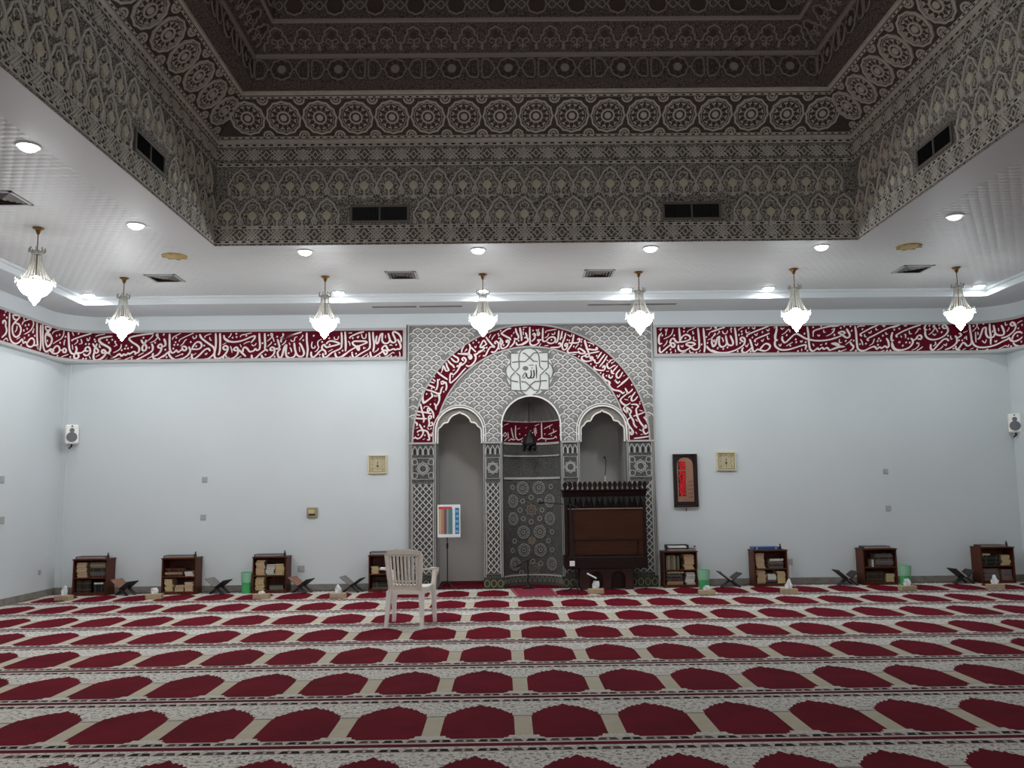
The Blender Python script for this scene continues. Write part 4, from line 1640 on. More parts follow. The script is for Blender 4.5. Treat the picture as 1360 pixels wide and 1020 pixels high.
# tray of papers on the bookcase touching the mihrab
t = thing('paper_tray', 'dark tray of white papers on the bookcase touching the mihrab', 'tray', (CASES[4][0] + .45 * SW, SY + .14, SH_ + .0355))
b = MB()
b.box((0, 0, .004), (.34, .2, .008), ch=.002)
for s in (-1, 1):
    b.box((s * .166, 0, .03), (.008, .2, .05), ch=.002)
b.box((0, .096, .03), (.34, .008, .05), ch=.002)
b.build('tray', 'black_plastic', t)
MB().box((0, -.005, .023), (.28, .17, .028), ch=.003).build('papers', 'page_white', t)
t = thing('jar', 'small pale jar at the end of the bookcase touching the mihrab', 'jar', (CASES[4][0] + .985 * SW, SY + .12, SH_))
MB().lathe([(.001, 0), (.022, 0), (.022, .05), (.014, .06)], 14).build('body', 'clip_pale', t)
MB().lathe([(.016, .058), (.017, .075), (.001, .077)], 14).build('lid', 'folder_blue', t)

# ------------------------------------------------------------------ folding book stands
mat('stand_edge', (196, 192, 184), 0.5)


def rehal(px, py, lab, face, leg='stand_black', rz=0, w=.33, h=.21, dp=.23, tall=1.0):
    p = onZ(px, py, 0.0)
    y = min(p.y, D - .26)
    p = ray(px, py) * (y / ray(px, py).y)
    t = thing('book_stand', lab, 'book stand', (p.x, y, 0), rz, 'folding book stands')
    th = .014
    for s in (-1, 1):
        # board from top (s*w/2, h) to foot (-s*w*.42, 0); slot joint at the crossing
        a = Vector((s * w / 2, 0, h * tall if s < 0 else h))
        e = Vector((-s * w * .42, 0, .004))
        d = e - a
        L = d.length
        u = d.normalized()
        n = Vector((u.z, 0, -u.x))
        if n.z < 0:
            n = -n
        M = Matrix(((u.x, 0, n.x, a.x), (0, 1, 0, 0), (u.z, 0, n.z, a.z), (0, 0, 0, 1)))
        k = L * .52
        b = MB()
        b.box((k / 2, 0, 0), (k, dp, th), 0, M, .003)
        lf = b.build('leaf', face if s < 0 else leg, t)
        if s < 0 and px > 900:
            MB().box((k / 2, -dp / 2 - .003, 0), (k, .006, th * 1.3), 0, M).build('pale_edge', 'stand_edge', lf)
        # legs: two outer tongues for one board, one middle tongue for the other, so that they interleave
        for yy, wd in (((-dp * .36, dp * .26), (dp * .36, dp * .26)) if s < 0 else ((0, dp * .40),)):
            MB().box((k + (L - k) / 2 - .002, yy, 0), (L - k, wd, th), 0, M, .003).build('foot', leg, lf)


for px, py, rz_, lab, face in ((165, 786, -22, 'brown folding book stand beside the leftmost bookcase', 'stand_wood'), (290, 786, -18, 'grey-topped folding book stand beside the second bookcase', 'stand_grey'),
                          (400, 785, -20, 'rose-brown folding book stand right of the left green bin bookcase', 'stand_wood'), (468, 784, -12, 'pale folding book stand left of the white chair', 'stand_grey'),
                          (969, 779, 6, 'black folding book stand between the green bin and blue folder bookcase', 'stand_black'), (1124, 777, 10, 'black folding book stand left of the second bookcase from right', 'stand_black'),
                          (1278, 775, 12, 'black folding book stand with a white sheet beside the rightmost bookcase', 'stand_black')):
    rehal(px, py, lab, face, rz=R(rz_), tall=1.12)

# ------------------------------------------------------------------ bins and tissue boxes
mat('bin_green', (84, 190, 116), 0.3, alpha=.85)
mat('bin_liner', (150, 206, 172), 0.5, alpha=.9)
for px, py, lab in ((327.5, 788, 'translucent green waste bin beside the third bookcase from left'), (935.5, 785, 'translucent green waste bin right of the mihrab bookcase'),
                    (1203, 779, 'translucent green waste bin beside second bookcase from right')):
    p = onZ(px, py, 0)
    y = min(p.y, D - .13)
    p = ray(px, py) * (y / ray(px, py).y)
    t = thing('waste_bin', lab, 'bin', (p.x, y, 0), group='green waste bins')
    MB().lathe([(.001, .004), (.066, .004), (.070, .02), (.082, .30), (.087, .303), (.087, .312), (.079, .312), (.067, .02), (.001, .010)], 24).build('bucket', 'bin_green', t)
    MB().lathe([(.0785, .165), (.086, .313), (.0925, .316), (.0895, .24), (.0835, .165)], 24, mod=lambda a, z: 1 + .015 * math.sin(9 * a)).build('liner', 'bin_liner', t)
mat('tissue_card', (176, 154, 126), 0.7, var=.1, vscale=20)
mat('tissue_paper', (236, 238, 240), 0.8)
for i, (px, py, lab, sz) in enumerate(((82, 798, 'beige tissue box with upright white tissue near the left corner', 1.25), (203, 796, 'beige tissue box in front of the second bookcase', .8),
                                       (346, 796, 'flat beige tissue box with little tissue before the third bookcase', .4), (448, 795, 'beige tissue box with a pointed tissue left of the white chair', 1.1),
                                       (792, 789, 'beige tissue box with a leaning card in front of the pulpit', 1.0), (940, 791, 'beige tissue box before the middle green bin', .6),
                                       (1050, 789, 'beige tissue box with round white tissue right of the blue folder bookcase', 1.25), (1208, 785, 'beige tissue box before the rightmost green bin', .9),
                                       (1325, 783, 'beige tissue box with a folded white tissue before the rightmost bookcase', 1.2))):
    p = onZ(px, py, 0)
    t = thing('tissue_box', lab, 'tissue box', (p.x, p.y + .06, 0), rnd.uniform(-.12, .12), 'tissue boxes on the carpet')
    b = MB().box((0, 0, .036), (.23, .12, .07), ch=.004)
    b.build('box', 'tissue_card', t)
    b = MB()
    H = .115 * sz
    for k in range(3):
        a = i * .9 + k * 1.15
        c_, s_ = math.cos(a), math.sin(a) * .55
        hk = H * (1, .72, .86)[(k + i) % 3]
        w0, w1, w2 = .045, .058, (.010, .040, .022)[i % 3]
        pts = [(-w0, .070, 0), (w0, .070, 0), (-w1, .070 + hk * .5, .012), (w1, .070 + hk * .45, -.012), (-w2 + .012, .070 + hk, -.008), (w2 + .012, .070 + hk * .93, .008)]
        vs = [(x * c_ - y * s_, x * s_ + y * c_, z) for x, z, y in pts] + [(x * c_ - (y + .004) * s_, x * s_ + (y + .004) * c_, z) for x, z, y in pts]
        b.add(vs, [(0, 1, 3, 2), (2, 3, 5, 4), (7, 6, 8, 9), (9, 8, 10, 11), (1, 7, 9, 3), (3, 9, 11, 5), (0, 2, 8, 6), (2, 4, 10, 8), (4, 5, 11, 10), (0, 6, 7, 1)])
    b.build('tissue', 'tissue_paper', t)
    if i == 4:
        q = thing('card', 'white card leaning out of the tissue box in front of the pulpit', 'card', (p.x - .02, p.y + .06, .19))
        M = Matrix.Rotation(R(28), 4, 'Y')
        MB().box((-.06, 0, .04), (.15, .07, .02), 0, M, .004).build('card_body', 'tissue_paper', q)

# ------------------------------------------------------------------ plastic chair
ch = thing('plastic_chair', 'white plastic garden armchair seen from behind, left of the mihrab', 'chair', (-1.10, 10.28, 0), R(-8))


def bar(b, a, c, w0, d0, w1, d1):
    """tapered rectangular bar from a to c"""
    a, c = Vector(a), Vector(c)
    vs = []
    for p, w, d in ((a, w0, d0), (c, w1, d1)):
        vs += [p + Vector((sx * w / 2, sy * d / 2, 0)) for sx, sy in ((-1, -1), (1, -1), (1, 1), (-1, 1))]
    b.add(vs, [(3, 2, 1, 0), (4, 5, 6, 7), (0, 1, 5, 4), (1, 2, 6, 5), (2, 3, 7, 6), (3, 0, 4, 7)])


def backy(z):
    return -.215 - (z - .40) * .20


for s in (-1, 1):
    b = MB()
    bar(b, (s * .205, -.275, 0), (s * .185, -.20, .40), .036, .04, .060, .055)
    b.build('leg', 'white_plastic', ch)
    b = MB()
    bar(b, (s * .245, .215, 0), (s * .235, .19, .40), .036, .045, .050, .060)
    bar(b, (s * .235, .19, .40), (s * .262, .13, .60), .050, .060, .045, .060)
    b.build('leg', 'white_plastic', ch)
    b = MB()
    n = 9
    pts = [(s * .215, backy(.66) + .01, .655), (s * .278, -.20, .652), (s * .298, -.06, .648), (s * .298, .06, .638), (s * .282, .135, .60), (s * .264, .15, .56)]
    wd = [.035, .05, .062, .062, .055, .045]
    vs, fs = [], []
    for (x, y, z), w in zip(pts, wd):
        vs += [(x - w / 2, y, z), (x + w / 2, y, z), (x + w / 2, y, z - .022), (x - w / 2, y, z - .022)]
    for i in range(len(pts) - 1):
        for k in range(4):
            fs.append((4 * i + k, 4 * i + (k + 1) % 4, 4 * i + 4 + (k + 1) % 4, 4 * i + 4 + k))
    fs += [(0, 1, 2, 3), (4 * n - 13, 4 * n - 14, 4 * n - 15, 4 * n - 16)]
    fs = [f for f in fs if max(f) < len(vs)]
    b.add(vs, fs)
    b.build('armrest', 'white_plastic', ch)
b = MB()
N = 10
vs, fs = [], []
for j in range(N + 1):
    y = -.215 + .43 * j / N
    dz = .02 * ((j / N - .45) ** 2) * 4 + (0 if j < N else -.02)
    for i in range(N + 1):
        x = (i / N - .5) * (.40 + .07 * j / N)
        vs.append((x, y, .415 + dz + .012 * (2 * i / N - 1) ** 2))
m_ = len(vs)
vs += [(x, y, z - .022) for x, y, z in vs]
for j in range(N):
    for i in range(N):
        q = j * (N + 1) + i
        fs.append((q, q + 1, q + N + 2, q + N + 1))
        fs.append(tuple(m_ + k for k in (q + N + 1, q + N + 2, q + 1, q)))
for i in range(N):
    for q, r in ((i, i + 1), ((N + 1) * N + i + 1, (N + 1) * N + i)):
        fs.append((r, q, q + m_, r + m_))
    for q, r in (((i + 1) * (N + 1), i * (N + 1)), (i * (N + 1) + N, (i + 1) * (N + 1) + N)):
        fs.append((r, q, q + m_, r + m_))
b.add(vs, fs, sm=True)
for sx in (-1, 1):
    b.box((sx * .2, 0, .385), (.02, .38, .05))
b.box((0, -.20, .385), (.38, .02, .05)).box((0, .205, .385), (.44, .02, .05))
b.build('seat', 'white_plastic', ch)
# backrest: frame, slats, cross rails
b = MB()
fr = [(-.185, .40), (-.200, .55), (-.214, .70), (-.222, .80), (-.206, .85), (-.11, .868), (0, .873), (.11, .868), (.206, .85), (.222, .80), (.214, .70), (.200, .55), (.185, .40)]
w_ = [.045, .046, .048, .055, .06, .062, .062, .062, .06, .055, .048, .046, .045]


def shear(x, y, t):
    return (x, backy(y) + t - .035 * (1 - (x / .21) ** 2), y)


frin = []
cx_, cz_ = 0, .64
for (x, z), w in zip(fr, w_):
    k = w / 2
    frin.append((x * (1 - k / .22), z - (k if z > .8 else 0)))
b.ribbon(frin, w_, -.011, .011, fn=lambda x, y, t: shear(x, y, t))
b.build('back_frame', 'white_plastic', ch)
b = MB()
for i in range(8):
    x = -.147 + .294 * i / 7
    b.ribbon([(x * .94, .44), (x, .60), (x * 1.03, .82)], .0225, -.009, .009, fn=shear)
for z, w in ((.445, .05), (.512, .020), (.815, .05)):
    b.ribbon([(-.185 + .37 * k / 8, z) for k in range(9)], w, -.009, .009, fn=shear)
b.build('back_slats', 'white_plastic', ch)

# ------------------------------------------------------------------ pulpit (minbar balcony)
MY = 13.36
gx = lambda px, py=700: onY(px, py, MY).x
gz = lambda px, py: onY(px, py, MY).z
bx0, bx1 = gx(749.5), gx(859)
xm = (bx0 + bx1) / 2
mn = thing('minbar', 'dark wooden pulpit balcony with crenellated cornice right of the centre niche', 'pulpit', (xm, MY, 0))
dpth = YF - .03 - MY
W = bx1 - bx0
z_b0, z_b1 = gz(800, 739), gz(800, 674)       # panel body
z_l0 = gz(800, 755)                            # ledge bottom
z_c1 = gz(800, 650)                            # cornice top
z_m1 = gz(800, 639)
b = MB()
zk = gz(800, 660)
b.box((0, dpth / 2 + .03, (z_b0 + zk) / 2 + .004), (W - .06, dpth - .06, zk - z_b0 + .008), ch=.004)
b.build('body', 'minbar_dark', mn)
b = MB()
pw_ = W - .10
b.box((.012, .012, (z_b0 + z_b1) / 2 - .01), (pw_, .022, z_b1 - z_b0 - .03), ch=.004)
pn = b.build('front_panel', 'minbar_wood', mn)
b = MB()
zt, zb_ = z_b1 - .03, z_b0 + .005
MM_ = Matrix(((1, 0, 0, 0), (0, 0, -1, .001), (0, 1, 0, 0), (0, 0, 0, 1)))
rect(b, -pw_ / 2 + .10, pw_ / 2 - .10, zb_ + .02, zb_ + .24, .012, .010, 0, MM_)
rect(b, pw_ / 2 - .085, pw_ / 2 - .005, zb_ + .02, zb_ + .24, .010, .010, 0, MM_)
b.ribbon([(-pw_ / 2 + .085, zb_), (-pw_ / 2 + .085, zt)], .012, 0, .010, 0, MM_)
b.ribbon([(-pw_ / 2 + .02, zb_), (-pw_ / 2 + .02, zt)], .012, 0, .010, 0, MM_)
b.build('panel_molding', 'minbar_dark', pn)
mat('rail_pale', (126, 104, 88), .5)
MB().box((.012, .0, zt + .012), (pw_ + .01, .03, .016), ch=.003).build('pale_rail', 'rail_pale', mn)  # paler rail along the top of the front panel
MB().box((0, dpth / 2 - .01, (z_b0 + z_l0) / 2), (W, dpth + .02, z_b0 - z_l0), ch=.01).build('ledge', 'minbar_dark', mn)
# cornice: flared board, merlons, dark drops
b = MB()
zk = gz(800, 660)
Wc = gx(861) - gx(746)
pr = [(0, zk), (.0, zk + .01), (-.03, z_c1 - .03), (-.05, z_c1 - .012), (-.05, z_c1)]
vs, fs = [], []
for off, z in pr:
    o = -off
    vs += [(-W / 2 - o * .4, -o, z), (W / 2 + o * .4, -o, z), (W / 2 + o * .4, dpth, z), (-W / 2 - o * .4, dpth, z)]
for i in range(len(pr) - 1):
    for k in range(4):
        fs.append((4 * i + k, 4 * i + (k + 1) % 4, 4 * i + 4 + (k + 1) % 4, 4 * i + 4 + k))
e = 4 * (len(pr) - 1)
fs += [(3, 2, 1, 0), (e, e + 1, e + 2, e + 3)]
b.add(vs, fs)
b.build('cornice', 'minbar_dark', mn)
mer = MB().prism([(-.022, 0), (.022, 0), (.022, .03), (.034, .05), (.034, .075), (.02, .10), (0, .115), (-.02, .10), (-.034, .075), (-.034, .05), (-.022, .03)], -.012, .012).mesh('merlon', 'minbar_dark')
nm_ = 17
hs = (z_m1 - z_c1) / .115
for i in range(nm_):
    x = -W / 2 + .02 + (W - .04) * i / (nm_ - 1)
    link('merlon', mer, mn, M=Matrix(((1, 0, 0, x), (0, 0, -1, -.035), (0, hs, 0, z_c1), (0, 0, 0, 1))))
drop = MB().prism([(-.035, 0), (.035, 0), (.03, -.05), (.012, -.085), (0, -.13), (-.012, -.085), (-.03, -.05)], -.02, .02).mesh('drop', 'vent_dark')
for i in range(15):
    x = -W / 2 + .05 + (W - .10) * i / 14
    hh = 1.15 if i % 2 else .75
    link('drop', drop, mn, M=Matrix(((1, 0, 0, x), (0, 0, -1, -.005), (0, hh, 0, zk), (0, 0, 0, 1))))
for x in (-W / 2 + .03, W / 2 - .03):
    MB().box((x, .0, (z_b0 + zk) / 2), (.045, .05, zk - z_b0), ch=.005).build('corner_post', 'minbar_dark', mn)
# base cabinet with two dark arched openings
c0, c1 = gx(770) - xm, gx(841) - xm
zc_ = z_l0
cab = MB()
wc = c1 - c0
cm = (c0 + c1) / 2
op = []
for q0, q1 in ((783, 800), (811, 830)):
    op.append((gx(q0) - xm, gx(q1) - xm))
outl = [(c0, 0), (c0, zc_), (c1, zc_), (c1, 0)]
for a0, a1 in op[::-1]:
    r = (a1 - a0) / 2
    outl += [(a1, 0), (a1, zc_ - .05 - r)] + [((a0 + a1) / 2 + r * math.cos(PI * k / 8), zc_ - .05 - r + r * math.sin(PI * k / 8)) for k in range(1, 8)] + [(a0, zc_ - .05 - r), (a0, 0)]
CF = Matrix(((1, 0, 0, 0), (0, 0, -1, .10), (0, 1, 0, 0), (0, 0, 0, 1)))
cab.prism(outl, -.03, 0, M=CF)
for x in (c0 + .015, c1 - .015):
    cab.box((x, .26, zc_ / 2), (.03, .30, zc_))
cab.box((cm, .40, zc_ / 2), (wc, .02, zc_))
mat('cabinet_red', (58, 22, 18), .5, var=.15, vscale=6)
cab.build('base_cabinet', 'cabinet_red', mn)

# gooseneck microphone on the pulpit
p0, p1 = onY(804, 640, MY + .1), onY(805, 607, MY + .1)
gm = thing('gooseneck_microphone', 'slim gooseneck microphone rising from the pulpit top', 'microphone', (p0.x, p0.y, z_c1 + .001))
hgt = p1.z - z_c1
MB().tube([(0, 0, .0), (0, 0, hgt * .42)], .008, 8).build('lower_tube', 'stand_edge', gm)
MB().tube([(0, 0, hgt * .40), (.012, 0, hgt * .7), (.016, 0, hgt * .9), (.004, -.01, hgt * .97)], .006, 8).build('neck', 'black_plastic', gm)
MB().lathe([(.001, -.02), (.012, -.016), (.014, .01), (.001, .024)], 10, M=Matrix.Translation((-.004, -.015, hgt * .985)) @ Matrix.Rotation(R(-60), 4, 'Y')).build('head', 'black_plastic', gm)
MB().lathe([(.03, 0), (.03, .012), (.01, .018)], 12).build('base', 'black_plastic', gm)

# boom microphone stand left of the pulpit
MSY = 13.18
pb = onZ(762, 781, 0)
ptop = onY(757, 670, MSY)
bs = thing('microphone_stand', 'black boom microphone stand standing left of the pulpit', 'microphone stand', (onY(763, 740, MSY).x, MSY, 0))
ox = onY(763, 740, MSY).x
tx, tz = ptop.x - ox, ptop.z
b = MB()
b.tube([(.03, 0, .05), (tx, 0, tz)], .011, 8)
b.build('pole', 'black_plastic', bs)
for a in (60, 180, 270):
    c, s = math.cos(R(a)), math.sin(R(a))
    MB().tube([(.03, 0, .16), (.03 + .10 * c, .10 * s, .05), (.03 + .20 * c, .20 * s, .012)], .010, 8).build('leg', 'black_plastic', bs)
mh = onY(719, 667.5, MSY - .05)
MB().tube([(tx + .12, .03, tz - .05), (tx, 0, tz), (mh.x - ox, -.05, mh.z)], .007, 8).build('boom', 'black_plastic', bs)
MB().lathe([(.001, -.05), (.012, -.045), (.018, .0), (.022, .02), (.020, .04), (.001, .055)], 12, M=Matrix.Translation((mh.x - ox, -.05, mh.z)) @ Matrix.Rotation(R(-92), 4, 'Y')).build('microphone', 'black_plastic', bs)
pq = onY(760, 748.5, MSY - .02)
MB().box((pq.x - ox, -.025, pq.z), (.075, .03, .075), ch=.004).build('switch_box', 'white_plastic', bs)
# small stand in the niche
NSY = 13.70
pn_ = onY(701, 745, NSY)
ss = thing('microphone_stand', 'short black microphone stand in front of the centre niche', 'microphone stand', (pn_.x, NSY, .0135))
MB().tube([(0, 0, .01), (0, 0, pn_.z)], .010, 8).build('pole', 'black_plastic', ss)
MB().lathe([(.001, 0), (.11, 0), (.11, .012), (.03, .022), (.014, .05)], 20).build('base', 'black_plastic', ss)
e_ = onY(689, 752, NSY - .05)
MB().tube([(.06, .02, pn_.z + .02), (0, 0, pn_.z), (e_.x - pn_.x, -.05, e_.z)], .008, 8).build('boom', 'black_plastic', ss)
MB().lathe([(.001, -.05), (.014, -.04), (.020, .0), (.022, .03), (.001, .05)], 12, M=Matrix.Translation((e_.x - pn_.x, -.05, e_.z)) @ Matrix.Rotation(R(-115), 4, 'Y')).build('microphone', 'black_plastic', ss)

# ------------------------------------------------------------------ poster on a stand in the left niche
PY = 13.80
a_, c_ = onY(581, 670.5, PY), onY(611.5, 713.5, PY)
px_ = onY(594, 745, PY).x
ps_ = thing('poster_stand', 'white framed striped poster on a thin black tripod in the left niche', 'poster', (px_, PY + .03, 0))
wv, hv = c_.x - a_.x, a_.z - c_.z
cxv, czv = (a_.x + c_.x) / 2 - px_, (a_.z + c_.z) / 2
MB().box((cxv, -.03, czv), (wv, .012, hv), ch=.002).build('board', 'tissue_paper', ps_)
mat('print_tan', (196, 170, 130), .6); mat('print_clay', (178, 130, 106), .6); mat('print_plum', (112, 86, 96), .6); mat('print_teal', (86, 128, 134), .6)
mat('print_red', (196, 74, 64), .6); mat('print_white', (222, 228, 232), .6); mat('print_blue', (50, 112, 160), .6); mat('print_sky', (120, 176, 206), .6); mat('print_grey', (150, 150, 148), .6)
b = MB()
strips_ = [(.05, .17, 1, 'tan'), (.17, .29, 1, 'clay'), (.29, .40, 1, 'plum'), (.40, .48, 1, 'grey'), (.48, .66, 1, 'teal'), (.66, .76, 1, 'white')]
PMs = ['print_tan', 'print_clay', 'print_plum', 'print_grey', 'print_teal', 'print_white', 'print_red', 'print_blue', 'print_sky']


def pq4(u0, u1, v0, v1, mi, dz=.0):
    x0, x1 = cxv - wv / 2 + wv * u0, cxv - wv / 2 + wv * u1
    z0, z1 = czv - hv / 2 + hv * v0, czv - hv / 2 + hv * v1
    y = -.0365 - dz
    b.add([(x0, y, z0), (x1, y, z0), (x1, y, z1), (x0, y, z1)], [(0, 1, 2, 3)], mi)


for i, (u0, u1, _, k) in enumerate(strips_):
    pq4(u0, u1, .10, .88, i)
pq4(.05, .64, .86, .94, 6, .0003)
pq4(.77, .95, .10, .90, 7)
for i in range(5):
    pq4(.79 + .02 * (i % 2), .92, .14 + .155 * i, .22 + .155 * i, 8, .0003)
b.build('print', PMs, ps_)
MB().tube([(0, 0, .10), (0, 0, czv - hv / 2 + .1)], .008, 8).build('pole', 'black_plastic', ps_)
MB().tube([(0, 0, czv - hv / 2 - .17), (0, 0, czv - hv / 2 - .09)], .016, 8).build('clamp', 'black_plastic', ps_)
for a in (80, 200, 320):
    c, s = math.cos(R(a)), math.sin(R(a))
    MB().tube([(0, 0, .13), (.16 * c, .16 * s, .012)], .009, 8).build('leg', 'black_plastic', ps_)

# ------------------------------------------------------------------ hanging lantern in the niche
mat('lantern_metal', (22, 19, 20), .45, metal=.4)
lp = onY(703, 590, 13.98)
la = thing('hanging_lantern', 'dark metal lantern hanging on a chain in the centre niche', 'lantern', (lp.x, 13.98, lp.z))
topz = NSP + NHW * math.cos(math.asin(min(1, (13.98 - YF) / NHW))) - lp.z - .03
b = MB()
nl = 16
for i in range(nl):
    z = .22 + (topz - .22) * (i + .5) / nl
    hl = (topz - .22) / nl * .62
    M = Matrix.Translation((0, 0, z)) @ Matrix.Rotation(PI / 2 * (i % 2), 4, 'Z')
    b.tube([(.012 * math.cos(t), 0, hl * math.sin(t)) for t in [2 * PI * k / 8 for k in range(8)]], .004, 5, M=M, closed=True)
b.build('chain', 'lantern_metal', la)
MB().lathe([(.002, .24), (.012, .21), (.03, .19), (.05, .15), (.085, .10), (.105, .05), (.112, .02), (.118, .012), (.118, -.005), (.105, -.01)], 12, sm=False).build('dome', 'lantern_metal', la)
MB().lathe([(.105, -.005), (.112, -.02), (.10, -.035), (.085, -.03)], 12).build('rim', 'lantern_metal', la)
for i in range(6):
    a = 2 * PI * (i + .25) / 6
    MB().lathe([(.004, -.01), (.018, -.03), (.020, -.06), (.010, -.09), (.001, -.11)], 8, M=Matrix.Translation((.095 * math.cos(a), .095 * math.sin(a), -.01))).build('pendant', 'lantern_metal', la)
MB().lathe([(.004, .0), (.03, -.03), (.03, -.07), (.012, -.10), (.001, -.13)], 10).build('centre_drop', 'lantern_metal', la)

# ------------------------------------------------------------------ wall fittings
for px, py, rz, lab in ((95.5, 577, 26, 'white wall loudspeaker in the left corner'), (1348, 562, -31, 'white wall loudspeaker in the right corner')):
    p = onY(px, py, D - .12)
    t = thing('wall_speaker', lab, 'speaker', (p.x, p.y, p.z), R(rz), 'wall loudspeakers')
    MB().box((0, 0, 0), (.19, .15, .30), ch=.02).build('cabinet', 'white_plastic', t)
    G = Matrix(((1, 0, 0, 0), (0, 0, -1, -.075), (0, 1, 0, 0), (0, 0, 0, 1)))
    MB().prism(arc(0, -.045, .078, 0, 345, 23), 0, .006, M=G).build('woofer_grille', 'grey_grille', t)
    MB().prism(arc(0, .06, .036, 0, 337.5, 15) , 0, .006, M=G).build('tweeter_grille', 'grey_grille', t)
    MB().prism(arc(0, .125, .012, 0, 330, 11), 0, .008, M=G).build('led_stud', 'black_plastic', t)
    b = MB()
    b.tube([(0, .06, -.12), (0, .02, -.19), (-.03, -.03, -.22)], .012, 8)
    b.box((0, .065, -.10), (.05, .02, .1))
    b.build('bracket', 'black_plastic', t)


def wall_q(px0, py0, px1, py1):
    a, c = onY(px0, py0, D), onY(px1, py1, D)
    return (a.x + c.x) / 2, (a.z + c.z) / 2, c.x - a.x, a.z - c.z


mat('clock_gold', (214, 202, 164), .4)
mat('clock_face', (190, 178, 146), .6, var=.08, vscale=40)
mat('clock_ink', (84, 72, 48), .6)
WF = Matrix(((1, 0, 0, 0), (0, 0, -1, 0), (0, 1, 0, 0), (0, 0, 0, 1)))
for q, lab, ang in (((489, 604, 514, 629), 'square gilt wall clock left of the mihrab', (8, 160)), ((950.5, 600, 977.5, 625), 'square pale gilt wall clock right of the prayer time board', (5, 170))):
    x, z, w, h = wall_q(*q)
    t = thing('wall_clock', lab, 'clock', (x, D, z), group='square wall clocks')
    b = MB()
    rect(b, -w / 2 + .014, w / 2 - .014, -h / 2 + .014, h / 2 - .014, .028, .035, 0, WF)
    rect(b, -w / 2 + .045, w / 2 - .045, -h / 2 + .045, h / 2 - .045, .012, .024, 0, WF)
    b.build('frame', 'clock_gold', t)
    fc = MB().prism([(-w / 2 + .03, -h / 2 + .03), (w / 2 - .03, -h / 2 + .03), (w / 2 - .03, h / 2 - .03), (-w / 2 + .03, h / 2 - .03)], 0, .014, M=WF).build('face', 'clock_face', t)
    b = MB()
    for i in range(12):
        a = R(30 * i)
        b.ribbon([(.075 * math.sin(a), .075 * math.cos(a)), (.09 * math.sin(a), .09 * math.cos(a))], .007 if i % 3 else .012, .014, .016, 0, WF)
    for s in (-1, 1):
        for s2 in (-1, 1):
            ring(b, .016, .006, .016, 8, 0, c=(s * (w / 2 - .065), s2 * (h / 2 - .065)), fn=lambda x_, y_, t_: tuple(WF @ Vector((x_, y_, max(.014, t_)))))
    b.build('hour_marks', 'clock_ink', fc)
    for nm, L, a, ww in (('hour_hand', .045, ang[0], .009), ('minute_hand', .062, ang[1], .007)):
        MB().ribbon([(0, 0), (L * math.sin(R(a)), L * math.cos(R(a)))], ww, .017, .019, 0, WF).build(nm, 'clock_ink', t)
    MB().prism([(0, -.052), (.022, -.026), (.012, -.016), (0, -.022), (-.012, -.016), (-.022, -.026)], .014, .0165, M=WF).build('emblem', 'clock_ink', t)

# digital prayer time board
x, z, w, h = wall_q(892.5, 602, 927.5, 674.5)
pb_ = thing('prayer_time_board', 'dark wood framed digital prayer time board with red digits', 'prayer clock', (x, D, z))
mat('board_wood', (38, 22, 22), .35)
mat('board_face', (150, 112, 90), .5, var=.15, vscale=8)
mat('led_red', (200, 20, 30), .5, emit=.22, ecol=(220, 24, 40))
mat('led_dark', (40, 8, 12), .4)
b = MB()
rect(b, -w / 2 + .025, w / 2 - .025, -h / 2 + .025, h / 2 - .025, .05, .05, 0, WF)
b.build('frame', 'board_wood', pb_)
MB().prism([(-w / 2 + .04, -h / 2 + .04), (w / 2 - .04, -h / 2 + .04), (w / 2 - .04, h / 2 - .04), (-w / 2 + .04, h / 2 - .04)], 0, .02, M=WF).build('backing', 'board_wood', pb_)
aw = w / 2 - .065
ay = h / 2 - .07 - aw * .95
MB().prism([(-aw, -h / 2 + .10), (aw, -h / 2 + .10)] + arc(0, ay, aw, 0, 180, 14, aw * .95), .02, .024, M=WF).build('arched_face', 'board_face', pb_)
SEG = {'0': 'abcdef', '1': 'bc', '2': 'abged', '3': 'abgcd', '4': 'fgbc', '5': 'afgcd', '6': 'afgedc', '7': 'abc', '8': 'abcdefg', '9': 'abfgcd'}
b = MB()
dk = MB()


def digit(chx, x0, z0, dw, dh):
    P = {'a': ((0, 1), (1, 1)), 'b': ((1, 1), (1, .5)), 'c': ((1, .5), (1, 0)), 'd': ((0, 0), (1, 0)), 'e': ((0, .5), (0, 0)), 'f': ((0, 1), (0, .5)), 'g': ((0, .5), (1, .5))}
    for s in SEG[chx]:
        (xa, za), (xb, zb2) = P[s]
        b.ribbon([(x0 + xa * dw, z0 + za * dh), (x0 + xb * dw, z0 + zb2 * dh)], .013, .026, .029, 0, WF)


rows_ = ['338', '1525', '356', '518', '1137', '303', '554', '724']
rx0, rx1 = -aw * .78, -.002
rz = h / 2 - .185
for i, tx_ in enumerate(rows_):
    dh = .046
    zz = rz - i * .067 - (0 if i < 2 else .018)
    dk.prism([(rx0 - .008, zz - .008), (rx1 + .008, zz - .008), (rx1 + .008, zz + dh + .008), (rx0 - .008, zz + dh + .008)], .022, .026, M=WF)
    n_ = len(tx_)
    for j, c in enumerate(tx_):
        digit(c, rx0 + .006 + (rx1 - rx0) * j / n_, zz, (rx1 - rx0) / n_ * .62, dh)
dk.build('display_window', 'led_dark', pb_)
b.build('red_digits', 'led_red', pb_)
mat('board_script', (92, 70, 56), .6)
b = MB()
for i in range(5):
    zz = -.02 - i * .06
    b.ribbon(smooth([(.035, zz + .01), (.05, zz - .008), (.075, zz), (.085, zz + .015), (.10, zz - .005), (.12, zz + .004)], 3), .008, .024, .0255, 0, WF)
b.build('prayer_names', 'board_script', pb_)
